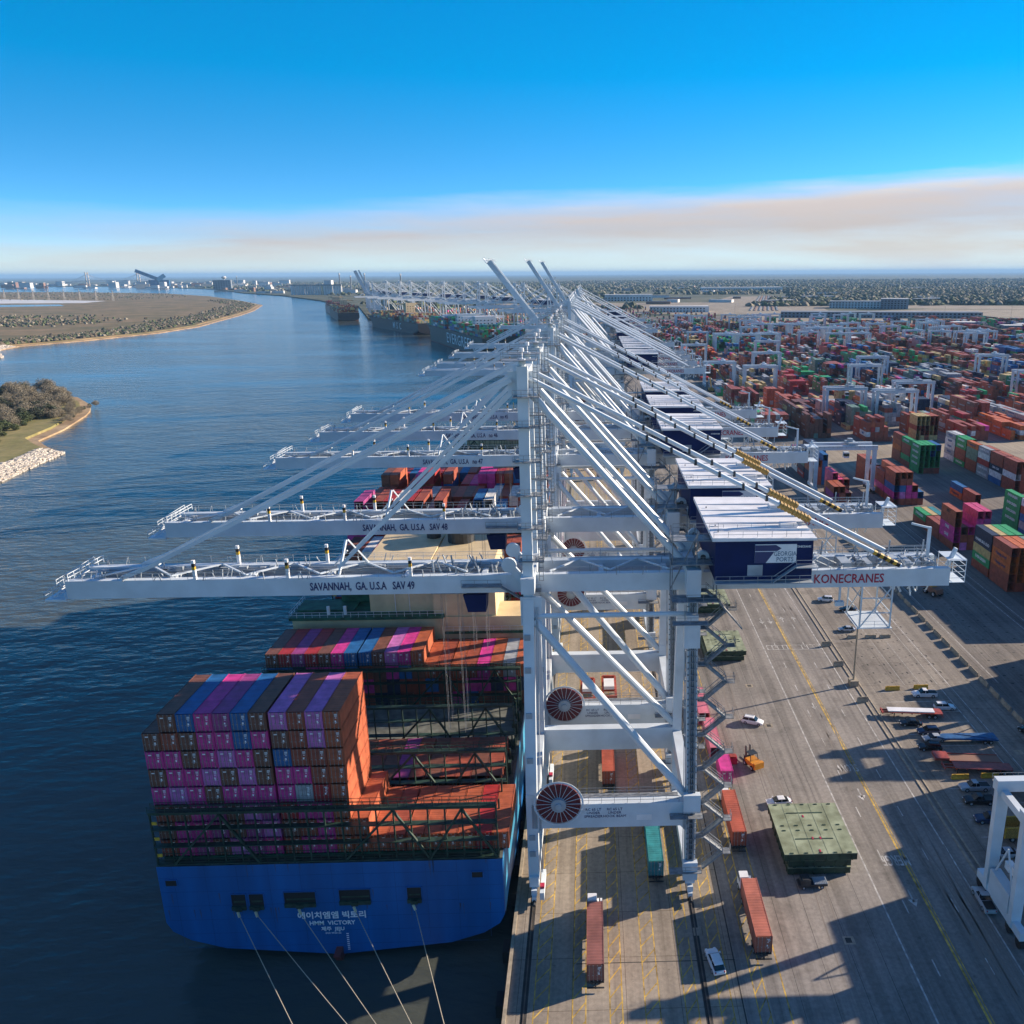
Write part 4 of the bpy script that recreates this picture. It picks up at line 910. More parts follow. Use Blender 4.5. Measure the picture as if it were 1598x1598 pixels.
# ------------------------------------------------------------------ container yard
bx = [113.5, 139.6, 172.2, 200.4, 229.5, 258.5, 287.5, 316.5, 345.5, 374.5, 403.5, 432.5, 461.5, 490.5, 519.5, 548.5, 577.5, 606.5, 635.5, 664.5, 693.5, 722.5, 751.5, 780.5, 809.5]
grp = [(237, 424), (478, 648), (672, 848), (876, 1040), (1075, 1240), (1275, 1430), (1470, 1640)]
YD = 'containers in the near yard blocks'
explicit = {}
def stack(x0, y, cols, nm, ln=12.19, logos=None, ind=True, front=False):
    """cols: one string a row from left, bottom to top"""
    for i, s in enumerate(cols):
        for t_, ch in enumerate(s):
            c = K2[ch]; lg = logos.get((i, t_)) if logos else None
            edgev = i == 0 or t_ == len(s)-1 or True
            if ind and (i == 0 or t_ == len(s)-1 or (front and t_ > 0)):
                container(x0+1.25+i*2.62, y+ln/2, t_*2.88, c, '%s box, %s up, row %s, %s' % (CAD[c], ORD[t_], ('one', 'two', 'three', 'four', 'five', 'six')[i], nm), YD, ln=ln, logo=lg)
            else: MASS.add(x0+1.25+i*2.62, y+ln/2, t_*2.88, c, ln)
K2 = dict(m='maroon', M='brown', O='orange', o='rust', g='green', N='navy', G='grey', w='white', y='tan', B='blue', P='magenta', k='pink', t='teal', r='red', s='sage', L='lilac', p='purple')
B1 = 139.6
stack(B1, 238.8, ['mmOOm', 'mOOOO', 'mOOOO', 'mmoOs'], 'orange stack right of the nearest crane end', front=True, logos={(0, 2): 'Hapag-Lloyd', (0, 3): 'Hapag-Lloyd'})
stack(B1, 251.8, ['mgyNN', 'mmyGy', 'mggyg', 'mmggg'], 'green and cream roofed stack behind the orange one', logos={(0, 1): 'EVERGREEN', (0, 3): 'HAMBURG SUD'})
stack(B1, 279.4, ['mPPmo', 'LmM', 'mmP', 'mMPPk', 'mPPpk'], 'magenta stack topped by one brown container', logos={(0, 1): 'ONE', (0, 2): 'ONE', (0, 4): 'MSC'})
stack(B1, 292.2, ['mm', 'mm', 'm'], 'two high dark red group'); stack(B1, 305, ['mg', 'my', 'mt'], 'low group roofed green, cream and teal', logos={(0, 1): 'EVERGREEN'})
stack(B1, 340, ['mPBmo', 'mLBmo', 'mPPmo', 'mPm', 'mB'], 'maroon roofed stack above magenta ones')
stack(B1, 353, ['mPmm', 'mPmmo', 'mmmm'], 'dark red stack behind the maroon roofed one'); stack(B1, 380, ['mmoo', 'mmmo', 'mgN', 'mm'], 'dark red stack left of the green stack')
stack(113.5, 339.5, ['mpo', 'mmo', 'mm'], 'pair of brown roofed containers by the yard crane'); stack(116.5, 352.3, ['Mmkk', 'mmk', 'mmm'], 'pink roofed stack by the yard crane leg'); stack(113.5, 377, ['NNo', 'mmmo', 'BBBBB', 'w'], 'tall blue stack under the yard crane')
stack(172.2, 396.5, ['Mggggg'[1:], 'Mgggg', 'MggBg'[0:5], 'mgggB'], 'green stack lettered EVERGREEN', front=True, logos={(0, 1): 'EVERGREEN', (0, 2): 'EVERGREEN', (0, 3): 'EVERGREEN', (0, 4): 'EVERGREEN'})
stack(172.2, 409.5, ['mgmmg', 'mmmw', 'mmmw'], 'row with one green top behind the green stack', logos={(0, 4): 'EVERGREEN'}); stack(172.2, 422.3, ['mmOom', 'mmmm'], 'orange and maroon end of the green block')
stack(172.2, 347, ['OB', 'm'], 'low blue and orange pair in the aisle', logos={(0, 0): 'Hapag-Lloyd', (0, 1): 'MAERSK'}); stack(172.2, 334, ['mm', ''], 'low dark red pair in the aisle')
stack(172.2, 298, ['ggggg', 'Nggw', 'mmmt', 'mmms', 'mmo'], 'second EVERGREEN stack at the right edge', logos={(0, 1): 'EVERGREEN', (0, 2): 'EVERGREEN', (0, 3): 'EVERGREEN', (0, 4): 'EVERGREEN'})
stack(172.2, 285, ['BGBmw', 'mmmmt', 'mmmms', 'mmmmo'], 'white roofed stack at the right edge', logos={(0, 0): 'MAERSK', (0, 4): 'COSCO'})
stack(172.2, 272, ['NLPmm', 'mBmmo', 'BBtw', 'mmmmo'], 'magenta sided stack at the right edge', logos={(0, 1): 'ONE', (0, 2): 'ONE', (0, 4): 'MSC'})
stack(200.4, 422, ['wGwwG', 'wGwww', ''], 'pale grey stack with white roofs', logos={(0, 1): 'MAERSK', (0, 2): 'MAERSK', (0, 3): 'MAERSK', (0, 4): 'MAERSK'})
stack(200.4, 409, ['gmmgg', 'mmmgg', 'mmmg'], 'green topped stack beside the pale grey one', logos={(0, 0): 'EVERGREEN', (0, 3): 'EVERGREEN', (0, 4): 'EVERGREEN'}); stack(200.4, 396, ['mmssO', 'mmsm', 'mmmm'], 'orange topped stack left of white ones', logos={(0, 4): 'Hapag-Lloyd'})
stack(200.4, 383, ['GGrwG', 'mmmmo', 'mmmo'], 'grey and red stack right of the orange top', logos={(0, 0): 'HAMBURG SUD', (0, 1): 'HAMBURG SUD', (0, 4): 'HAMBURG SUD'}); stack(200.4, 370, ['BwNmm', 'mmmmo', 'mmmw'], 'maroon over navy stack in the third block', logos={(0, 0): 'MAERSK', (0, 2): 'CMA CGM'})
stack(200.4, 357, ['mmwmm', 'mmmmo', 'mmmo'], 'third block stack with one white stripe', logos={(0, 2): 'TEX'}); 
stack(203, 481, ['yymyy', 'ymmyy', 'mmMyy', 'yyymo', 'ymMmo'], 'sandy yellow checkered stack', front=True, logos={})
random.seed(77)
occ = [(139.6, 236, 424), (172.2, 262, 435), (200.4, 340, 435), (203, 481, 495), (113.5, 339, 390)]
palA = ['maroon', 'maroon', 'maroon', 'maroon', 'brown', 'brown', 'rust', 'orange', 'rust', 'blue', 'green', 'white', 'grey', 'navy', 'tan', 'red', 'sage', 'maroon', 'tan', 'grey', 'navy', 'green', 'maroon', 'brown', 'magenta']
palF = palA[:-1]
palB = ['green', 'sage', 'green', 'maroon', 'brown', 'maroon', 'teal', 'white', 'rust', 'blue', 'tan']
for gi, (g0, g1) in enumerate(grp):
    for bi, x0 in enumerate(bx):
        if gi == 0 and bi == 0: g0_ = 352
        else: g0_ = g0
        if gi == 0 and bi >= 3: g0_ = 237
        y = g0_; favor = random.choice(palF); hb_ = random.choice([3, 4, 4, 5])
        if x0 > 200+ (g1)*0.62+60: continue
        if gi >= 3 and x0 > 560+gi*40: continue
        if gi >= 5 and x0 < 180: pass
        while y+12.3 < g1:
            if random.random() < .12: y += 12.8; favor = random.choice(palF); hb_ = random.choice([2, 3, 4, 5, 5]); continue
            if random.random() < .25: favor = random.choice(palF if gi < 3 or random.random() < .5 else palB); hb_ = random.choice([1, 2, 3, 4, 4, 5, 5])
            busy = any(abs(x0-ox) < 4 and oy0-12 < y < oy1 for ox, oy0, oy1 in occ)
            if not busy:
                for i in range(6):
                    h_ = max(0, hb_-random.choice([0, 0, 0, 1, 1, 2, 4]))
                    for t_ in range(h_):
                        if 0 < i < 5 and 0 < t_ < h_-1 and gi > 1: continue
                        c = favor if random.random() < .70 else random.choice(palA)
                        if gi == 1 and bi < 4 and t_ >= h_-2 and y < 590 and False and (i < 1 or y < 500): container(x0+1.25+i*2.62, y+6.1, t_*2.88, c, '%s container, %s up, row %s, bay %d m past the first cross road, block %s' % (CAD[c], ORD[t_], ('one', 'two', 'three', 'four', 'five', 'six')[i], int(y-470), ('one', 'two', 'three', 'four')[bi]), 'containers past the first cross road', fine=False)
                        else: MASS.add(x0+1.25+i*2.62, y+6.1, t_*2.88, c)
            y += 12.8
# far terminal behind the far quay and scattered boxes
for k in range(900):
    u = random.random(); y = 1120+u*1300; x = -0.42*(y-1000)+110+random.random()*(380+y*.1); x = round(x/14)*14+random.choice([0, 2.6, 5.2, 7.8]); y = round(y/13)*13
    for t_ in range(random.randint(1, 4)): MASS.add(x, y, t_*2.88, random.choice(palA))
# yard boxes that throw their shadows in from just past the right edge
for i in range(6):
    for j in range(4):
        for t_ in range(6 if j < 2 else 5): MASS.add(((93.5, 93.5, 100, 103.5)[j])+i*2.62, 102+j*12.8, t_*2.88, random.choice(palA))
for j, h_ in ((0, 5), (1, 5), (3, 5), (4, 4), (5, 5)):
    for i in range(6):
        for t_ in range(h_): MASS.add(125+i*2.62, 118+j*12.8, t_*2.88, random.choice(palA))
for j, h_ in ((0, 5), (2, 5), (3, 5)):
    for i in range(6):
        for t_ in range(h_): MASS.add(150+i*2.62, 196+j*12.8, t_*2.88, random.choice(palA))
o = MASS.b.build('stacked_containers', [CM[c] for c in CN]); tag(o, 'coloured container stacks filling the yard and far ships', 'containers', None, 'stuff')

# ------------------------------------------------------------------ rubber-tyred yard cranes
def rtg_parts(w=26, z=20.5, d=8.0):
    P = []
    def add(n_, m_): b = MB(); P.append((n_, m_, b)); return b
    for x in (0, w):
        for y in (-d/2, d/2): add('leg', 'crane').bar((x, y, 1.8), (x, y, z), 1.5 if w > 20 else 1.2, 1.1, up=(0, 1, 0), w2=1.9)
        b = add('sill_beam', 'crane'); b.box(x-.55, x+.55, -d/2-3, d/2+3, 1.6, 3.0); b.bar((x, -d/2, 3), (x, 0, 12), .22); b.bar((x, d/2, 3), (x, 0, 12), .22); b.box(x-.5, x+.5, -d/2, d/2, z-1.6, z-.4)
        b = add('wheel', 'black')
        for y in (-d/2-2.4, -d/2+.6, d/2-.6, d/2+2.4): b.tube((x-.4, y, .85), (x+.4, y, .85), .85, 14)
    for y in (-d/2, d/2): add('main_girder', 'crane').box(-1.2, w+1.2, y-.7, y+.7, z-.8, z+1.1)
    b = add('trolley', 'crane2'); b.box(w*.55, w*.55+4, -d/2, d/2, z+1.1, z+2.2); b.box(w*.55+.5, w*.55+2.5, -1, 1.5, z+2.2, z+3.6)
    b = add('girder_walkway', 'steel'); b.box(-1, w+1, d/2+.7, d/2+1.5, z-.1, z); b.rail((-1, d/2+1.5, z), (w+1, d/2+1.5, z)); b.rail((-1, -d/2-.8, z), (w+1, -d/2-.8, z))
    return P
def make_rtg(label, x, y, grp_=None):
    t = thing('yard_gantry_crane', label, 'yard crane', (x, y, 0), 0, grp_)
    for n_, m_, b in rtg_parts(): b.build(n_, m_, t)
    b = MB(); b.box(13, 15.2, -2.4, .4, 15.6, 18.2, 0); b.box(12.96, 15.24, -2.44, -.6, 16.4, 17.6, 1); b.build('operator_cab', ['crane', 'glass'], t)
    return t
R0 = make_rtg('large white yard gantry crane cut off by the lower right edge', 73.4, 105.2, 'rubber-tyred yard cranes')
b = MB(); b.box(-.7, .9, -3, 3, 3.0, 6.2, 0); b.box(.9, 2.0, -2, 0, 7.6, 8.8, 1); b.box(.9, 2.0, .6, 2, 7.2, 8.4, 1); b.build('power_pack', ['crane', 'roofw'], R0)
for i, (x, y, lb) in enumerate(((111.6, 366, 'white yard gantry crane over the blue stack, just past the backreach of the second crane'), (170, 560, 'yard gantry crane straddling low stacks beyond the first cross road, left one of two'), (199, 545, 'yard gantry crane over orange and yellow boxes, middle of the yard'), (228, 590, 'yard gantry crane with a white box leg left of the white stack'))):
    copy_tree(R0, (x, y, 0), None, lb, 'rubber-tyred yard cranes', skip=('power_pack',))
copy_tree(R0, (115.5, 166, 0), None, 'yard gantry crane just outside the right edge whose shadow crosses the road', 'rubber-tyred yard cranes', skip=('power_pack',))
fr = MB()
for n_, m_, b in rtg_parts(): fr.add(b.v, b.f)
frm = fr.mesh('far_yard_crane', 'crane')
random.seed(55); k = 0; used = []
cand = [(111, 735), (111, 920), (140, 700), (170, 820), (199, 960), (140, 1120), (229, 700), (258, 770), (345, 650), (374, 780), (403, 700), (432, 620), (461, 740), (490, 820)]
for _ in range(120):
    y = random.choice([1075, 1100, 1130, 1180, 1210, 1280, 1300, 1340, 1390, 1500, 1560, 1600])+random.uniform(-10, 10); x = random.choice(bx)-2+random.choice([0, 0, 0])
    if x > 560 or x < 160: continue
    cand.append((x, y))
rows_ = {}
for x, y in cand[:72]:
    if any(abs(x-a) < 20 and abs(y-c) < 12 for a, c in used): continue
    used.append((x, y)); k += 1
    tag(link('yard_gantry_crane', frm, None, (x, y, 0)), 'small white gantry crane in the crowded rows at the back of the yard' if y > 1050 else 'white gantry crane over stacks in the middle distance, %d m right of the quay cranes' % int(x), 'yard crane', 'distant yard cranes')
# forklift-style stackers, orange, in the far yard
for i, (x, y) in enumerate(((62, 640), (80, 700), (95, 655))):
    t = thing('reach_stacker', 'orange container handler in the middle distance yard, %s from the left' % ORD[i], 'container handler', (x+50, y+60, 0), .6*i, 'orange container handlers')
    MB().box(-2, 2, -4, 4, 1, 3.2).build('body', 'orange_p' if 'orange_p' in M else 'ochre', t); MB().bar((0, -3, 3), (0, 7, 11), 1.1).build('boom_arm', 'ochre', t)
    b = MB(); [b.tube((sx_*2-.5, y_, .9), (sx_*2+.5, y_, .9), .9, 10) for sx_ in (-1, 1) for y_ in (-3, 3)]; b.build('wheel', 'black', t)

# ------------------------------------------------------------------ vehicles
def wheels(t, pos, r=.36, w=.24, x=.82):
    for y in pos:
        for s in (-1, 1):
            b = MB(); b.tube((s*x-w/2, y, r), (s*x+w/2, y, r), r, 14, 0); b.tube((s*x-w/2-.02, y, r), (s*x+w/2+.02, y, r), r*.55, 10, 1); b.build('wheel', ['black', 'crane2'], t)
def car(label, x, y, rz, paint, kind='suv', grp_=None):
    t = thing(dict(suv='parked_car', sedan='parked_car', pickup='pickup_truck')[kind], label, 'pickup truck' if kind == 'pickup' else 'car', (x, y, 0), rz, grp_)
    L2, hw = {'suv': (2.35, .93), 'sedan': (2.35, .90), 'pickup': (2.85, .97)}[kind]; belt = {'suv': 1.05, 'sedan': .92, 'pickup': 1.12}[kind]; top = {'suv': 1.68, 'sedan': 1.42, 'pickup': 1.85}[kind]
    prof = [(-L2, .45, .80), (-L2+.12, .28, belt-.12), (-L2+.5, .25, belt), (-.4, .25, belt), (.9, .25, belt), (L2-.75, .25, belt-.08), (L2-.15, .3, belt-.28), (L2, .42, .62)]
    b = MB(); vs = []
    for k, (q, z0, z1) in enumerate(prof):
        w = hw*(.86 if k in (0, len(prof)-1) else .97 if k in (1, len(prof)-2) else 1)
        vs += [(-w*.94, q, z0), (-w, q, (z0+z1)/2), (-w*.95, q, z1-.05), (-w*.82, q, z1), (w*.82, q, z1), (w*.95, q, z1-.05), (w, q, (z0+z1)/2), (w*.94, q, z0)]
    fs = []
    for k in range(len(prof)-1):
        for j in range(8): fs.append((k*8+j, k*8+(j+1) % 8, k*8+8+(j+1) % 8, k*8+8+j))
    fs += [tuple(range(7, -1, -1)), tuple(range(len(vs)-8, len(vs)))]; b.add(vs, fs)
    c0, c1 = {'suv': (-L2+.15, 1.05), 'sedan': (-L2+.55, 1.05), 'pickup': (-.75, 1.25)}[kind]; r0, r1 = {'suv': (-L2+.55, .35), 'sedan': (-1.05, .3), 'pickup': (-.5, .55)}[kind]
    b.hexa([(-hw*.72, r0, top-.06), (hw*.72, r0, top-.06), (hw*.72, r1, top-.06), (-hw*.72, r1, top-.06), (-hw*.66, r0+.08, top), (hw*.66, r0+.08, top), (hw*.66, r1-.08, top), (-hw*.66, r1-.08, top)])
    for s in (-1, 1):
        for q0, q1 in (((r0+r1)/2, (r0+r1)/2+.12),): b.bar((s*hw*.80, q0, belt), (s*hw*.72, q0, top-.04), .09, .07)
        b.box(s*hw*1.0-(.0 if s > 0 else .18), s*hw*1.0+(.18 if s > 0 else 0), .85, 1.02, belt-.02, belt+.14)
    if kind == 'pickup':
        b.box(-hw*.98, -hw*.86, -L2+.1, -.8, belt-.02, belt+.06); b.box(hw*.86, hw*.98, -L2+.1, -.8, belt-.02, belt+.06)
    if kind == 'suv':
        for s in (-1, 1): b.box(s*.5-.03, s*.5+.03, r0+.2, r1-.1, top+.001, top+.06)
    b.build('body', paint, t)
    b = MB(); b.hexa([(-hw*.83, c0, belt-.01), (hw*.83, c0, belt-.01), (hw*.83, c1, belt-.01), (-hw*.83, c1, belt-.01), (-hw*.70, r0, top-.055), (hw*.70, r0, top-.055), (hw*.70, r1, top-.055), (-hw*.70, r1, top-.055)])
    b.build('window', 'glass', t)
    if kind == 'pickup': MB().quad(-hw*.82, hw*.82, -L2+.12, -.85, belt+.004).build('load_bed', 'black', t)
    b = MB()
    for s in (-1, 1): b.box(s*hw*.68-.16, s*hw*.68+.16, L2-.08, L2+.0, .62, .74)
    b.build('headlight', 'txtw', t)
    b = MB()
    for s in (-1, 1): b.box(s*hw*.72-.1, s*hw*.72+.1, -L2-.01, -L2+.08, .70, .95)
    b.build('tail_light', 'txtr', t)
    wheels(t, (-L2*.62, L2*.62), .36 if kind != 'pickup' else .42, x=hw*.9)
    return t
PG = 'cars parked in the staff lot'
car('white car driving near the orange forklift on the quay road', 46.0, 163.6, R(-112), 'carw', 'suv')
car('white hatchback on the quay apron right of the crane rail at the bottom', 28.0, 97.2, R(10), 'carw', 'suv')
car('white car half hidden behind the green hatch covers', 45.4, 134.4, R(95), 'carw', 'sedan')
car('white pickup beside the yellow barriers, top row of the lot', 88.6, 174.3, R(87), 'carw', 'pickup', PG)
car('white estate car behind the red skeletal trailer', 90.8, 168.2, R(-93), 'carw', 'suv', PG)
car('black car just below the red and white trailer', 80.6, 161.6, R(84), 'cark', 'sedan', PG); car('dark blue car, second below the red and white trailer', 83.1, 158.0, R(88), 'carb', 'suv', PG)
car('pale car at the nose of the blue frame trailer', 83.2, 155.2, R(90), 'cars', 'sedan', PG)
car('black car between the blue frame and the red lowbed trailer', 81.0, 151.8, R(84), 'cark', 'suv', PG)
car('silver pickup below the lower yellow barriers', 84.0, 137.6, R(90), 'cars', 'pickup', PG); car('black car at the right, beside the silver pickup', 90.5, 137.4, R(90), 'cark', 'suv', PG)
car('black pickup with a load in its bed below the silver pickup', 83.0, 133.4, R(88), 'cark', 'pickup', PG); car('dark blue truck cab above the yellow trailer', 82.6, 127.8, R(84), 'carb', 'pickup', PG)
car('blue grey car behind the leg of the large yard crane', 80.8, 118.6, R(90), 'cars', 'sedan', PG); car('silver pickup parked alone along the kerb beside the large yard crane', 72.2, 107.9, R(-2), 'cars', 'pickup', PG)
car('white car at the top of the lot below the backreach lettering', 81.5, 233.8, R(80), 'carw', 'suv', PG); car('black car, second from the top of the lot', 85.8, 226.0, R(84), 'cark', 'sedan', PG); car('silver car left of the tall light pole', 81.4, 211.8, R(86), 'cars', 'sedan', PG); car('black car under the hanging lattice cage', 88.4, 218.6, R(88), 'cark', 'sedan', PG)
car('dark car at the far right edge by the concrete barriers', 104.5, 156.8, R(20), 'cark', 'suv', PG)

def tractor(label, x, y, rz):
    t = thing('yard_tractor', label, 'truck', (x, y, 0), rz, 'yard tractors')
    b = MB(); b.box(-1.15, 1.15, -3.2, 1.0, .6, 1.05); b.build('chassis', 'dark', t)
    b = MB(); b.hexa([(-1.15, .3, 1.0), (.35, .3, 1.0), (.35, 2.2, 1.0), (-1.15, 2.2, 1.0), (-1.1, .4, 3.1), (.3, .4, 3.1), (.3, 1.9, 3.1), (-1.1, 1.9, 3.1)], 0); b.box(-1.15, 1.15, 2.2, 2.5, .5, 1.5, 0); b.box(.4, 1.15, .5, 2.2, 1.0, 1.9, 0); c = b.build('cab', 'roofw', t)
    b = MB(); b.box(-1.14, -1.12+.001, .6, 1.8, 2.0, 2.8); b.hexa([(-1.0, 2.16, 1.9), (.25, 2.16, 1.9), (.25, 2.22, 1.9), (-1.0, 2.22, 1.9), (-1.0, 1.95, 2.9), (.2, 1.95, 2.9), (.2, 2.0, 2.9), (-1.0, 2.0, 2.9)]); b.box(-.9, .2, .27, .30, 1.9, 2.9); b.build('window', 'glass', c)
    b = MB(); b.tube((.75, .4, 1.9), (.75, .4, 3.4), .09, 8); b.box(-.6, .6, -2.6, -1.2, 1.05, 1.25); b.build('exhaust', 'dark', t)
    wheels(t, (1.4, -1.9), .52, .5, .95); return t
def chassis(label, x, y, rz, ln=12.6, m_='dark', bed=False):
    t = thing('trailer_chassis', label, 'trailer', (x, y, 0), rz, 'container trailers')
    b = MB()
    for s in (-1, 1): b.box(s*.5-.12, s*.5+.12, -ln/2, ln/2, .95, 1.3)
    for k in range(7): q = -ln/2+.2+k*(ln-.6)/6; b.box(-1.2, 1.2, q, q+.22, 1.0, 1.32)
    if bed: b.box(-1.25, 1.25, -ln/2, ln/2-2.2, 1.32, 1.42)
    b.box(-1.2, 1.2, -ln/2-.25, -ln/2-.05, .5, .62); b.box(-.1, .1, -ln/2-.3, -ln/2, .5, 1.2); b.build('frame', m_, t)
    b = MB(); [b.box(s*.8-.06, s*.8+.06, ln/2-3, ln/2-2.8, .02, 1.0) for s in (-1, 1)]; b.build('landing_leg', 'dark', t)
    wheels(t, (-ln/2+1.6, -ln/2+2.9), .5, .55, .92); return t
def rig(x, y, c, col, lab, rz=0.0):
    nx, ny = math.sin(-rz), math.cos(rz)
    tractor('white yard tractor pulling the %s container %s' % (col, lab), x+nx*7.1, y+ny*7.1, rz); chassis('dark trailer chassis under the %s container %s' % (col, lab), x, y, rz)
    container(x, y, 1.34, c, '%s container on a trailer %s' % (col, lab), 'containers on road trailers', rz=rz, doors=True)
rig(10.8, 99.6, 'trm', 'brown pink', 'between the crane legs, nearest the camera') if False else None
CM['fadedbrown'] = mat('container_faded', (0.26, 0.10, 0.085), 0.6, 0.2, .5, detail=6); CM['fadedpink'] = mat('container_faded_pink', (0.58, 0.16, 0.22), 0.65, 0.2, .5, detail=6); CM['salmon'] = mat('container_salmon', (0.42, 0.13, 0.085), 0.6, 0.2, .5, detail=6); CM['brick'] = mat('container_brick', (0.40, 0.085, 0.045), 0.6, 0.2, .5, detail=6)
rig(10.75, 99.6, 'fadedbrown', 'faded brown', 'between the crane rails, nearest the camera'); rig(35.1, 103.8, 'salmon', 'salmon', 'right of the stair tower, nearer one'); rig(35.6, 127.2, 'brick', 'brick red', 'right of the stair tower, farther one'); rig(20.8, 120.3, 'teal', 'teal', 'under the near portal beam')
rig(13.6, 146, 'brick', 'brick red', 'under the second crane'); 
def skid(label, x, y, col, ln, m_):
    t = chassis(label, x, y, R(84), ln, m_, True); return t
M['redp'] = mat('red_trailer_paint', (0.36, 0.06, 0.035), .5, .25, 1); M['bluep'] = mat('blue_trailer_paint', (0.02, 0.10, 0.26), .5, .25, 1)
t = skid('red and white skeletal trailer parked across the lot, upper one', 82.0, 165.4, 0, 13.4, 'redp'); MB().box(-.9, .9, -5, 5.2, 1.43, 1.62).build('deck', 'roofw', t)
t = skid('dark red skeletal trailer, lower of the two red ones', 87.0, 143.4, 0, 13.4, 'redp')
t = thing('lowbed_trailer', 'red low trailer with a brown wooden deck above the lower yellow barriers', 'trailer', (86.2, 146.6, 0), R(84), 'flatbed trailers'); MB().box(-1.35, 1.35, -6.6, 3.6, .9, 1.15).build('deck', 'brick', t); MB().box(-1.35, 1.35, 3.6, 6.4, 1.15, 1.7).build('gooseneck', 'redp', t); b = MB(); b.box(-1.5, -1.35, -6.6, 3.6, .85, 1.3); b.box(1.35, 1.5, -6.6, 3.6, .85, 1.3); b.build('side_rail', 'redp', t); wheels(t, (-5.6, -4.4), .45, .4, 1.0)
t = thing('frame_trailer', 'blue frame trailer with a tapered nose beside the black cars', 'trailer', (90.0, 154.4, 0), R(88), 'flatbed trailers'); b = MB(); b.prism([(-1.4, -6), (1.4, -6), (1.1, 5), (0, 6.6), (-.9, 5)], 1.0, 1.35); b.bar((-1.2, -5.6, 1.4), (1.0, 2.5, 1.4), .2, .12); b.build('deck', 'bluep', t); wheels(t, (-4.6, -3.4), .45, .4, 1.0)
t = thing('cage_trailer', 'yellow mesh sided trailer behind the large yard crane leg', 'trailer', (88.2, 123.4, 0), R(90), None); b = MB(); b.box(-1.6, 1.6, -6, 6, 1.0, 1.2); b.box(-1.6, -1.5, -6, 6, 1.2, 3.0); b.box(1.5, 1.6, -6, 6, 1.2, 3.0); b.build('body', 'ochre', t); b = MB(); [b.box(s*1.6-.08, s*1.6+.08, q, q+.16, 1.0, 3.1) for s in (-1, 1) for q in (-6, -3.6, -1.2, 1.2, 3.6, 5.9)]; [b.box(s*1.6-.08, s*1.6+.08, -6, 6, 3.0, 3.15) for s in (-1, 1)]; b.build('rail', 'yellow', t); wheels(t, (-4.4, 4.4), .5, .4, 1.2)
# utility cart by the covers
t = thing('utility_cart', 'small black utility truck parked at the near side of the green covers', 'utility truck', (46.0, 112.6, 0), R(92)); b = MB(); b.box(-.85, .85, -2.4, 2.3, .5, .85); b.box(-.85, .85, .4, 1.9, .85, 1.7); b.box(-.75, .75, .6, 1.7, 1.7, 1.8); b.build('body', 'dark', t); b = MB(); b.box(-.85, .85, -2.4, -.2, .95, 1.0, 0)
for k in range(8): b.box(-.85, .85, -2.4+k*.28, -2.28+k*.28, 1.0, 1.06, 0)
b.build('load_bed', 'crane2', t); wheels(t, (-1.5, 1.5), .34, .22, .78)
# orange forklift
t = thing('forklift', 'orange yellow heavy forklift with black mast on the quay road', 'forklift', (42.6, 147.6, 0), R(25))
M['orangep'] = mat('forklift_orange', (0.60, 0.24, 0.02), .45, .15, 1)
b = MB(); b.box(-1.1, 1.1, -2.6, .6, .7, 1.6); b.box(-1.1, 1.1, -2.9, -2.2, .6, 1.9); b.build('body', 'orangep', t); b = MB(); [b.bar((s*.9, q, 1.6), (s*.8, q*.7, 2.9), .12) for s in (-1, 1) for q in (-1.2, .5)]; b.box(-.9, .9, -1, .6, 2.9, 3.0); b.build('cab', 'dark', t)
b = MB(); [b.bar((s*.5, 1.0, .3), (s*.5, 1.2, 3.8), .2, .3) for s in (-1, 1)]; b.box(-.7, .7, 1.3, 1.5, .4, 1.4); [b.box(s*.5-.08, s*.5+.08, 1.5, 3.2, .3, .4) for s in (-1, 1)]; b.build('mast', 'dark', t); wheels(t, (-1.8, .5), .5, .4, 1.0)
# magenta boxes on the apron beside the landside legs
container(35.8, 155.6, 0, 'fadedpink', 'sunlit pink container behind the stair tower, nearer the forklift', 'pink containers on the apron', ln=12.19); container(35.2, 169.5, 0, 'fadedpink', 'sunlit pink container behind the stair tower, farther one', 'pink containers on the apron', ln=12.19); container(36.7, 144.2, 0, 'magenta', 'short magenta container beside the orange forklift', 'pink containers on the apron', ln=6.06, doors=True)
t = thing('red_equipment', 'small red equipment skid beside the pink container', 'equipment', (39.1, 148.6, 0)); MB().box(-.8, .8, -.8, .8, 0, 1.3).build('body', 'txtr', t); MB().box(-.6, .6, -.6, .6, 1.3, 1.6).build('lid', 'redp', t)

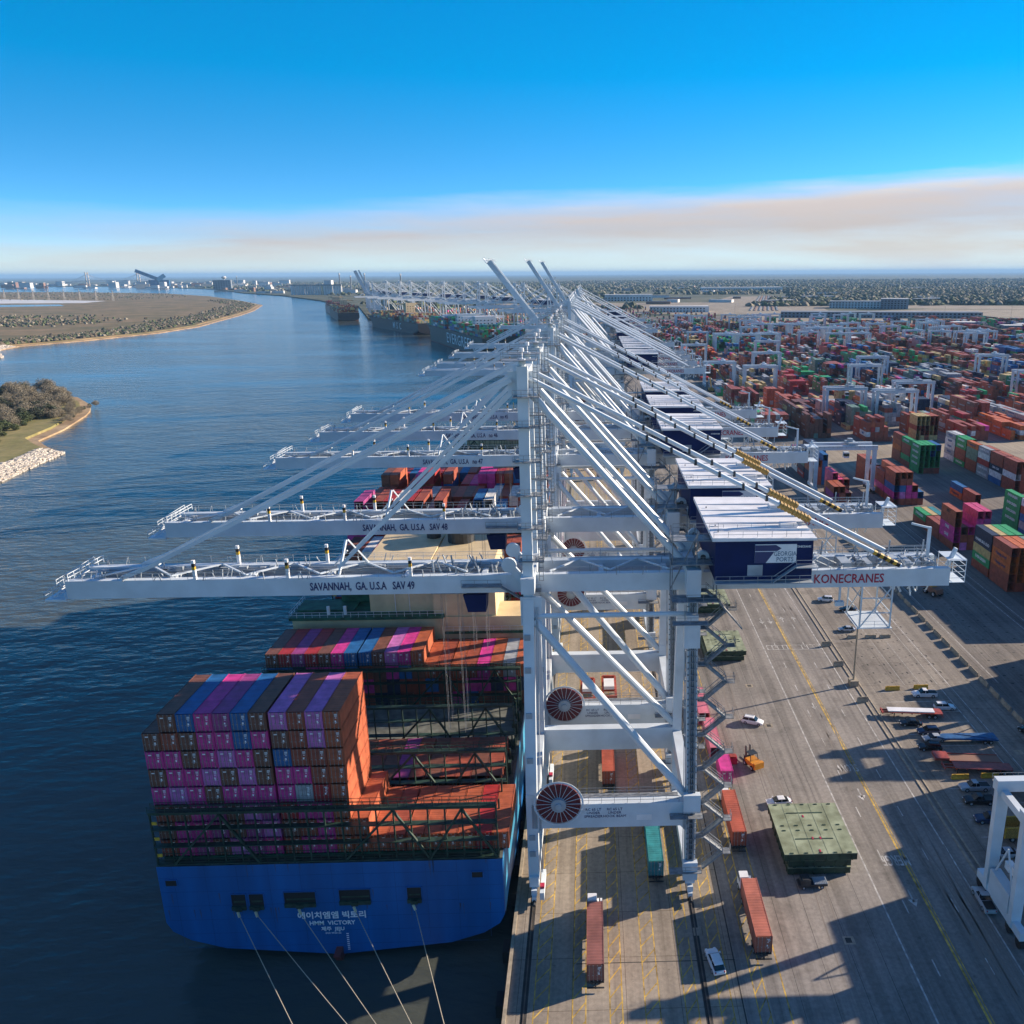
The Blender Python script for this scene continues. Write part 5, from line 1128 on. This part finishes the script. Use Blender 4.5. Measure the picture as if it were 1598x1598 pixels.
# ------------------------------------------------------------------ green hatch covers
def cover(x, y, z, w, d, lb, gr, pale=True, crn=0.0):
    t = thing('hatch_cover', lb, 'hatch cover', (x, y, z), R(crn), gr)
    b = MB(); b.box(-w/2, w/2, -d/2, d/2, .25, 1.85)
    for s in (-1, 1):
        for k in range(6): q = -w/2+.8+k*(w-1.6)/5; b.box(q-.1, q+.1, s*d/2-(.12 if s < 0 else 0), s*d/2+(.12 if s > 0 else 0), .25, 1.8)
        for k in range(7): q = -d/2+.8+k*(d-1.6)/6; b.box(s*w/2-(.12 if s < 0 else 0), s*w/2+(.12 if s > 0 else 0), q-.1, q+.1, .25, 1.8)
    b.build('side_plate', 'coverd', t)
    b = MB(); b.box(-w/2-.05, w/2+.05, -d/2-.05, d/2+.05, 1.85, 1.95, 0)
    for s in (-.22, .30): b.box(-w*.28, w*.25, d*s-.12, d*s+.12, 1.95, 2.02, 1)
    for k in range(5):
        q = -w/2+w*(k+.5)/5
        for yy in (-d/2+.2, -.7, .6, d/2-.3): b.box(q-.28, q+.28, yy-.13, yy+.13, 1.95, 2.06, 1)
    for k in (1, 2, 3, 4): q = -w/2+w*k/5; b.box(q-.05, q+.05, -d/2, d/2, 1.95, 1.99, 0)
    for (xx, yy) in ((-.6, 2.9), (-.4, -3.0), (.9, -3.0), (0, -d/2+.5)): b.box(xx-.12, xx+.12, yy-.12, yy+.5, 1.95, 2.03, 2)
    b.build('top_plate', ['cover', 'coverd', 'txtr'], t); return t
HG = 'green hatch covers stacked on the road'
for k, lb in enumerate(('bottom', 'middle')): cover(47.9, 121.4, .08+k*1.46, 10.4, 12.6, 'dark green hatch cover, %s one of the large lower right stack' % lb, HG).scale = (1, 1, .72)
cover(47.9, 121.4, 3.0, 12.0, 13.4, 'widest weathered green hatch cover, on top of the large stack at the lower right', HG).scale = (1, 1, .76)
for j, (x, y, n_) in enumerate(((44.6, 200.5, 2), (45.6, 232, 2))):
    for k in range(n_): cover(x+(.5 if k == n_-1 else 0), y, .08+k*1.46, 10.0, 12.6, 'pale green hatch cover %s of the %s stack beside the stair tower' % (('at the bottom', 'on top')[k], ('nearer small', 'farther small')[j]), HG).scale = (1, 1, .72)
# barriers
def kb(x, y, rz, m_, lb, gr, h=.85, l_=3.0):
    t = thing('traffic_barrier', lb, 'barrier', (x, y, 0), rz, gr); b = MB(); P = [(-.35, 0), (.35, 0), (.35, .18), (.12, h*.6), (.10, h), (-.10, h), (-.12, h*.6), (-.35, .18)]
    n = 8; vs = [(a, -l_/2, c) for a, c in P]+[(a, l_/2, c) for a, c in P]; b.add(vs, [(i, (i+1) % n, n+(i+1) % n, n+i) for i in range(n)]+[tuple(range(n-1, -1, -1)), tuple(range(n, 2*n))]); b.build('body', m_, t)
    b = MB(); b.box(-.06, .06, -l_*.3-.15, -l_*.3+.15, h, h+.06); b.box(-.06, .06, l_*.3-.15, l_*.3+.15, h, h+.06); b.build('lifting_slot', m_, t); return t
for i, (x, y) in enumerate(((82.2, 177.6), (89.2, 178.0), (82.8, 141.2), (88.8, 141.4))): kb(x, y, pi/2, 'yellow', 'yellow plastic barrier, %s of the %s pair' % (('left', 'right')[i % 2], ('upper', 'lower')[i//2]), 'yellow barriers in the lot', 1.0, 3.4)
for i in range(26):
    y = 152+i*5.6; kb(105.4, y, 0, 'conc', 'concrete barrier in the long row at the yard edge, %s' % ('number %d from the near end' % (i+1)), 'concrete barriers along the yard edge', 1.1, 4.4)
for i, (x, y) in enumerate(((73.2, 172), (72.9, 190.5), (73.0, 202.2))): kb(x, y, pi/2+.1, 'conc', 'brown block beside the kerb, %s from the near end' % ORD[i], 'blocks by the kerb', 1.4, 2.6)
for i, x in enumerate((81.5, 86.5, 90.5)): kb(x, 207, pi/2, 'conc', 'low concrete barrier in the empty lot, %s from the left' % ORD[i], 'concrete barriers in the empty lot', .9, 3.0)
# high mast light
def mast(x, y, h, lb, gr):
    t = thing('light_mast', lb, 'light pole', (x, y, 0), 0, gr); MB().tube((0, 0, 1), (0, 0, h), .26, 8, r2=.14).build('pole', 'conc', t)
    b = MB(); b.box(-1.0, 1.0, -1.0, 1.0, 0, 1.5); b.build('base', 'conc', t)
    b = MB(); [b.box(math.cos(a)*1.1-.3, math.cos(a)*1.1+.3, math.sin(a)*1.1-.3, math.sin(a)*1.1+.3, h-.4, h) for a in [k*pi/4 for k in range(8)]]; b.tube((0, 0, h-.2), (0, 0, h), 1.2, 12); b.build('lamp_ring', 'crane2', t)
mast(73.6, 180.4, 33, 'tall slim light mast on a concrete base between the road and the lot', 'high light masts')
for i, (x, y) in enumerate(((228, 620), (300, 560), (470, 650), (560, 1000), (330, 900), (760, 1500), (640, 1500), (500, 1500), (300, 1700), (900, 1700))): mast(x, y, 36, 'thin distant light mast in the yard, %d m to the right of the quay' % x, 'high light masts')

# machine left of the barriers under the backreach
t = thing('wheel_loader', 'rusty brown wheeled machine standing by the barriers under the backreach end', 'machine', (116, 238, 0), R(20)); MB().box(-1.3, 1.3, -3, 1.5, 1, 2.6).build('body', 'brick', t); MB().box(-1, 1, -.6, 1.2, 2.6, 4.2).build('cab', 'ochre', t); MB().bar((0, 1.4, 2.4), (0, 5, 1.2), .8).build('boom_arm', 'brick', t); wheels(t, (-2, 1.6), .9, .7, 1.3)

# straddle of people-free orange lift stands under crane 48/47
for i, (x, y, m_, lb) in enumerate(((9.5, 176, 'orangep', 'orange spreader frame standing between the rails, left one'), (14.5, 177, 'orangep', 'orange spreader frame standing between the rails, right one'))):
    t = thing('spreader_stand', lb, 'spreader', (x, y, 0), 0, 'orange spreader frames'); b = MB()
    for s in (-1, 1):
        b.box(s*1.5-.25, s*1.5+.25, -5, 5, 2.2, 2.8)
        for q in (-5, -1.6, 1.6, 5): b.bar((s*1.5, q, 0), (s*1.5, q, 2.3), .3)
    for q in (-5, -1.6, 1.6, 5): b.box(-1.5, 1.5, q-.25, q+.25, 2.3, 2.9)
    b.build('frame', 'txtr' if False else 'redp', t); MB().box(-1.2, 1.2, -2, 2, 2.9, 3.7).build('headblock', 'roofw', t)

# ------------------------------------------------------------------ trees, rocks, woods
def tree_mesh(seed, m_, h=9, r=5, n=70, leaf=.55, bare=False):
    rnd = random.Random(seed); b = MB()
    cl = []
    for k in range(n):
        while True:
            p = Vector((rnd.uniform(-1, 1), rnd.uniform(-1, 1), rnd.uniform(-.95, 1)))
            if .25 < p.length < 1: break
        p = Vector((p.x*r, p.y*r, h*.52+p.z*h*.46)); cl.append(p)
        for j in range(14):
            q = p+Vector((rnd.gauss(0, 1), rnd.gauss(0, 1), rnd.gauss(0, .7)))*r*.13
            u = Vector((rnd.gauss(0, 1), rnd.gauss(0, 1), rnd.gauss(0, 1))).normalized()*leaf*rnd.uniform(.5, 1.2); v = u.cross(Vector((rnd.gauss(0, 1), rnd.gauss(0, 1), rnd.gauss(0, 1)))).normalized()*leaf*(.18 if bare and j % 2 else .6)
            b.add([q-u-v, q+u-v, q+u+v, q-u+v], [(0, 1, 2, 3)], 0)
    tb = MB(); tb.tube((0, 0, -.5), (0, 0, h*.35), .3, 7, r2=.22)
    for k in range(9): p = cl[k*(n//9)]; tb.tube((0, 0, h*rnd.uniform(.15, .35)), p, .14, 5, r2=.03)
    return b.mesh('crown', m_), tb.mesh('trunk', 'bark')
TM = [tree_mesh(1, 'twig', 11, 6, 170, .30, True), tree_mesh(2, 'twig', 9, 5.5, 150, .28, True), tree_mesh(3, 'leafg', 7.5, 5, 150, .30), tree_mesh(4, 'leafd', 9, 5.2, 150, .32), tree_mesh(5, 'leafg', 4.0, 3.5, 80, .28)]
def tree(k, x, y, s, label, gr, z=-1.5):
    t = thing('tree' if k != 4 else 'shrub', label, 'tree' if k != 4 else 'shrub', (x, y, z), random.uniform(0, 6), gr); t.scale = (s, s, s*random.uniform(.85, 1.15))
    link('crown', TM[k][0], t); link('trunk', TM[k][1], t)
random.seed(12)
n1 = 0; lbk = {0: 'bare grey brown tree in the wood on the near island', 1: 'bare grey brown tree in the wood on the near island', 2: 'green evergreen tree in the wood on the near island', 3: 'dark evergreen tree in the wood on the near island', 4: 'low green shrub at the foot of the near island wood'}
def shore(y):
    P = [(480, -334), (489, -338), (583, -374), (604, -366), (639, -377), (700, -412), (770, -470)]
    for (a, c), (d, e_) in zip(P, P[1:]):
        if y <= d: return c+(e_-c)*(y-a)/(d-a)
    return -470
while n1 < 230:
    y = random.uniform(484, 765); d_ = abs(random.gauss(0, 42)); x = shore(y)-3-d_
    if x < -560: continue
    k = random.choice([0, 1, 0, 1, 3]) if y > 612 else random.choice([2, 0, 3, 1, 1]) if y > 560 else random.choice([2, 2, 4, 3])
    if d_ < 5 and y < 600: k = 4 if random.random() < .6 else k
    n1 += 1; tree(k, x, y, random.uniform(.55, .98)*(1 if d_ > 6 else .7), lbk[k], ('bare trees', 'bare trees', 'evergreen trees', 'evergreen trees', 'shrubs')[k]+' on the near island')
for k in range(26): a = k/25; tree(1 if k % 3 else 4, -352-a*28+random.uniform(-5, 1), 580+a*85+random.uniform(-5, 5), random.uniform(.25, .5), 'small bush along the sandy bank of the near island', 'bank bushes on the near island')
# rock revetment: pile of stones
def rocks(path, width, n, label, seed, s0=1.1, z0=-4.2, z1=-1.2):
    rnd = random.Random(seed); b = MB()
    for _ in range(n):
        q = rnd.random()*(len(path)-1); i = int(q); f = q-i; p = Vector(path[i]).lerp(Vector(path[i+1]), f); d = (Vector(path[i+1])-Vector(path[i])).normalized(); nn = Vector((-d.y, d.x)); w = rnd.random()
        c = Vector((p.x+nn.x*w*width, p.y+nn.y*w*width, z0+(z1-z0)*w)); s = s0*rnd.uniform(.6, 1.4)
        vs = [c+Vector((sx_*s*rnd.uniform(.5, 1), sy_*s*rnd.uniform(.5, 1), sz_*s*rnd.uniform(.35, .8))) for sz_ in (-1, 1) for sx_, sy_ in ((-1, -1), (1, -1), (1, 1), (-1, 1))]
        b.add(vs, [(4, 5, 6, 7), (0, 1, 5, 4), (1, 2, 6, 5), (2, 3, 7, 6), (3, 0, 4, 7)])
    return tag(b.build('rock_revetment', 'rock'), label, 'rocks', None, 'stuff')
rocks([(-285, 380), (-288, 419), (-294, 454), (-299, 490)], 13, 2600, 'pale stone revetment at the tip of the near island', 4)
rocks([(-740, 1100), (-757, 1124), (-815, 1200), (-838, 1275)], 14, 1500, 'pale stone edge of the far island', 5, 1.6)
def inside(x, y, poly):
    c = False; n = len(poly); j = n-1
    for i in range(n):
        if (poly[i][1] > y) != (poly[j][1] > y) and x < (poly[j][0]-poly[i][0])*(y-poly[i][1])/(poly[j][1]-poly[i][1])+poly[i][0]: c = not c
        j = i
    return c
def blobs(name, pts, m_, label, sz, seed):
    rnd = random.Random(seed); b = MB()
    for x, y, z in pts:
        s = sz*rnd.uniform(.6, 1.4); h = s*rnd.uniform(.8, 1.3); n = 6; vs = [(x, y, z+h)]
        for zz, k in ((.62, .75), (.1, 1.0)):
            for i in range(n): a = 2*pi*i/n+rnd.uniform(-.3, .3); rr = s*k*rnd.uniform(.75, 1.2); vs.append((x+rr*math.cos(a), y+rr*math.sin(a), z+h*zz*rnd.uniform(.8, 1.2)))
        fs = [(0, 1+i, 1+(i+1) % n) for i in range(n)]+[(1+i, 7+i, 7+(i+1) % n, 1+(i+1) % n) for i in range(n)]
        b.add(vs, fs, rnd.randrange(len(m_)))
    return tag(b.build(name, list(m_)), label, 'woodland', None, 'stuff')
M['scrub'] = mat('scrub', (0.15, 0.12, 0.08), .95, .3, .05)
random.seed(70); pts = []
def along(a, c, n, spread, z=-1.5):
    for _ in range(n): q = random.random(); pts.append((a[0]+(c[0]-a[0])*q+random.gauss(0, spread), a[1]+(c[1]-a[1])*q+random.gauss(0, spread*.8), z))
P2 = [(-860, 1200), (-868, 1400), (-830, 1560), (-860, 1750), (-895, 1950), (-960, 2250), (-1030, 2500), (-1180, 3000), (-1480, 3520)]
for a, c in zip(P2, P2[1:]): along(a, c, 1100 if a[1] < 1900 else 700, 17 if a[1] < 1900 else 20)
along((-880, 1900), (-960, 2250), 300, 30)
along((-1300, 1750), (-1150, 1900), 500, 60); along((-1500, 1900), (-1150, 2000), 400, 60); along((-1800, 2100), (-1350, 2150), 500, 70)
for _ in range(2400): pts.append((random.uniform(-5000, -1900), random.uniform(3700, 5600), -1.5))
pts = [p for p in pts if inside(p[0]+22, p[1], isl2)]
blobs('island_woodland', pts, ['scrub', 'leafd', 'scrub', 'leafg', 'twig'], 'grey brown scrub and trees over the far island', 3.6, 1)
pts = []; random.seed(71)
def far_ok(x, y):
    if x < 900 and y < 2350: return False
    if 380 < x < 1500 and 1500 < y < 2500: return False
    if x < -600-(y-2300)*.5-150: return False
    if 150 < x < 1000 and y < 3900 and x < 300+(y-2000)*.35 and y > 1900: return False
    return True
for _ in range(34000):
    y = 2300+random.random()**1.7*9000; x = random.uniform(-.75, .66)*y+random.uniform(-200, 200)
    if y < 5200 and x < 260+ (y-2300)*.1 and random.random() < .75: continue
    cl_ = math.sin(x*.0021+1.3)+math.sin(y*.0017+x*.0011)+math.sin(x*.0043-y*.0029)
    if far_ok(x, y) and (cl_ > -.55 or (x > 1100 and y > 2500) or (y > 4600 and x > .08*y)) and inside(x+40, y, main) and inside(x-60, y, main): pts.append((x, y, 0))
for _ in range(11000):
    y = random.uniform(2450, 4600); x = random.uniform(950+(y-2450)*.1, 3400)
    if far_ok(x, y): pts.append((x, y, 0))
for _ in range(1200): x = random.uniform(900, 1500); pts.append((x, 1250+random.random()*200+(x-900)*.1, 0)) if x > 1150 else None
blobs('far_woodland', pts, ['leafd', 'leafd', 'leafg', 'twig'], 'wooded plain reaching to the horizon', 11, 2)

# ------------------------------------------------------------------ buildings
def bld(name, label, x, y, w, d, h, rz=0, wall='bwhite', roof='bgrey', gr=None, win=0, z=0, cat='building'):
    t = thing(name, label, cat, (x, y, z), rz, gr)
    MB().box(-w/2, w/2, -d/2, d/2, 0, h).build('wall', wall, t); MB().box(-w/2-.3, w/2+.3, -d/2-.3, d/2+.3, h, h+max(.5, h*.05)).build('roof', roof, t)
    if win:
        b = MB()
        for k in range(int(h//win)):
            for i in range(int(w//(win*1.4))): b.box(-w/2+1+i*win*1.4, -w/2+1+i*win*1.4+win*.7, -d/2-.15, -d/2, 1.2+k*win, 1.2+k*win+win*.5)
        b.build('window', 'glass', t)
    return t
bld('warehouse', 'very long dark grey warehouse behind the back of the yard', 645, 1865, 420, 60, 12, R(-14), 'bgrey', 'bgrey', None, 6)
bld('warehouse', 'low pale blue and green warehouse in front of the right hand wood', 770, 2370, 175, 70, 18, R(-18), 'bwhite', 'bgrey', None, 6); bld('warehouse', 'taller blue grey block joined to the pale warehouse', 835, 2300, 70, 50, 26, R(-18), 'bgrey', 'bwhite', None, 6)
bld('warehouse', 'long white roofed shed beyond the railway embankment', 810, 4540, 420, 120, 22, R(-3), 'bwhite', 'bwhite', None, 9); bld('warehouse', 'white roofed warehouse in the middle distance right of the crane tops', 240, 2200, 150, 50, 14, R(-3), 'bwhite', 'bwhite', None, 6)
bld('warehouse', 'pale low building right of the far cranes near the horizon wood', 150, 3100, 170, 60, 22, 0, 'bwhite', 'bwhite', None, 8)
for i, (x, y, w) in enumerate(((700, 1340, 60), (745, 1375, 70), (800, 1330, 60), (860, 1420, 80), (650, 1440, 40))): bld('storage_shed', 'pale blue grey storage building at the right edge behind the yard, %s from the left' % ORD[i], x, y, w, 30, 13, R(-10), 'bwhite' if i % 2 else 'bgrey', 'bwhite', 'storage buildings at the right edge', 5)
# railway tracks ramp
t = thing('rail_yard', 'parallel brown railway tracks running up to the horizon right of centre', 'railway', (0, 0, 0)); 
for i in range(7):
    b = MB(); x0, x1 = 430+i*12, 735+i*9; b.bar((x0, 2230, .8), (x1, 3640, .8), 4.2, 1.2); b.build('track', 'brick' if i % 2 else 'bgrey', t)
bld('grain_silo', 'row of pale cylindrical silos beside the river, left of the far cranes', -1360, 4370, 10, 10, 4, R(-2), 'bwhite', 'bwhite')
t = thing('silo_block', 'long ribbed concrete silo block beside the distant river bend', 'silos', (-1360, 4372, 0), R(-2))
for i in range(22): b = MB(); x = -125+i*11.8; b.tube((x, 0, 0), (x, 0, 44), 5.4, 10); b.build('silo', 'bwhite' if i != 13 else 'cream', t)
MB().box(-128, 128, -6, 6, 44, 50).build('roof_gallery', 'bgrey', t); MB().box(40, 75, 3, 40, 0, 70).build('headhouse', 'bwhite', t)
for i, (x, y, h) in enumerate(((-1335, 4700, 105), (-1290, 4750, 92), (-1150, 4500, 104), (-900, 4200, 100), (-3050, 7600, 90))):
    t = thing('chimney', 'tall thin chimney on the far shore, %s from the left of the silos' % ORD[i], 'chimney', (x, y, 0), 0, 'distant chimneys'); MB().tube((0, 0, 0), (0, 0, h), 4.5, 8, r2=3).build('stack', 'bgrey', t); MB().tube((0, 0, h-8), (0, 0, h), 4.0, 8).build('band', 'bwhite', t)
bld('apartment_building', 'broad blue grey riverside block of flats on the distant shore', -2560, 6130, 118, 40, 62, R(10), 'bgrey', 'bgrey', None, 12)
t = thing('water_tower', 'white mushroom water tower on the distant town skyline', 'water tower', (-2700, 6500, 0)); MB().tube((0, 0, 0), (0, 0, 70), 6, 8, r2=4).build('stem', 'bwhite', t); b = MB(); b.tube((0, 0, 70), (0, 0, 82), 10, 12, r2=19); b.tube((0, 0, 82), (0, 0, 90), 19, 12, r2=12); b.build('tank', 'bwhite', t)
# blue ship unloader
t = thing('blue_unloader', 'large blue boom machine standing over the river on the far left shore', 'unloader', (-3600, 7330, 0), R(20)); MB().box(-60, 90, -20, 40, 0, 62).build('house', 'bblue', t); MB().bar((40, 0, 55), (-150, 0, 138), 36, 26).build('boom_arm', 'bblue', t); MB().bar((0, 0, 60), (60, 10, 100), 60, 30).build('upper_house', 'bblue', t)
# cable-stayed bridge
t = thing('cable_stayed_bridge', 'distant cable stayed bridge with two pale pylons on the left horizon', 'bridge', (0, 0, 0)); A = Vector((-4836, 8496, 0)); B_ = Vector((-4231, 8266, 0)); d = (B_-A).normalized()
for p in (A, B_):
    b = MB(); n = Vector((-d.y, d.x, 0))
    for s in (-1, 1): b.bar(p+n*s*16, p+n*s*12+Vector((0, 0, 135)), 7, 7)
    b.bar(p-n*12+Vector((0, 0, 120)), p+n*12+Vector((0, 0, 120)), 5, 5); b.build('pylon', 'rock', t)
b = MB(); ends = [A-d*500+Vector((0, 0, 20)), A+Vector((0, 0, 56)), B_+Vector((0, 0, 56)), B_+d*500+Vector((0, 0, 20))]
for p, q in zip(ends, ends[1:]): b.bar(p, q, 16, 4)
b.build('deck', 'bwhite', t); b = MB()
for p in (A, B_):
    for s in (-1, 1):
        for k in range(1, 9): q = p+d*s*k*30; b.bar(p+Vector((0, 0, 130-k*2)), q+Vector((0, 0, 56-max(0, (-s if p is A else s)*1)*k*2)), .9)
b.build('stay_cable', 'bwhite', t)
# distant town and industry
random.seed(90); nb = 0
def far_b(x, y, w, d, h, wl, lb, gr):
    o = MB(); o.box(-w/2, w/2, -d/2, d/2, 0, h, 0); o.box(-w/2-.5, w/2+.5, -d/2-.5, d/2+.5, h, h+1.5, 1); o = o.build('town_building', [wl, 'bgrey' if random.random() < .5 else 'bwhite'], None, (x, y, 0)); o.rotation_euler = (0, 0, random.uniform(-.5, .5)); tag(o, lb, 'building', gr)
for i in range(130):
    u = random.random(); y = random.uniform(6900, 9600); x = -0.30*y+(-.33*y)*u-random.uniform(0, 600)
    if -.62 < x/y < -.28 and y < 8600+(-x-4300)*.3 and x < -4300: y = 9200+random.random()*900
    far_b(x, y, random.uniform(25, 110), 30, random.choice([8, 10, 14, 22, 30, 45]), random.choice(['bwhite', 'bwhite', 'bwhite', 'rock', 'brick']), 'small pale building in the distant town on the left shore', 'buildings of the distant town')
for i in range(70):
    y = random.uniform(4700, 6500); x = -.46*y+random.uniform(60, 900)+ (y-4700)*.0
    if x < -1969-(y-4986)*.55+40: x += 500
    far_b(x, y, random.uniform(20, 80), 24, random.choice([8, 10, 12, 18, 24]), random.choice(['bwhite', 'bwhite', 'brick', 'rock']), 'small building along the far river bank left of the silos', 'far river bank buildings')
for i in range(60):
    y = random.uniform(2500, 6500); x = random.uniform(-.15, .55)*y
    far_b(x, y, random.uniform(25, 120), 24, random.choice([6, 8, 9, 12]), random.choice(['bwhite', 'bwhite', 'brick', 'bgrey']), 'small building scattered in the wooded plain beyond the port', 'buildings in the wooded plain')
for i, (x, y) in enumerate([(-1930+k*-95, 3560+k*50) for k in range(9)]):
    t = thing('lattice_pylon', 'thin grey pylon standing on the far island, %s from the right' % ORD[i], 'pylon', (x, y, -1.5), 0, 'pylons on the far island'); b = MB(); [b.bar((sx_*3, sy_*3, 0), (0, 0, 46), .7) for sx_ in (-1, 1) for sy_ in (-1, 1)]; b.build('tower', 'rock', t); MB().box(-8, 8, -.5, .5, 36, 37).build('crossarm', 'rock', t)
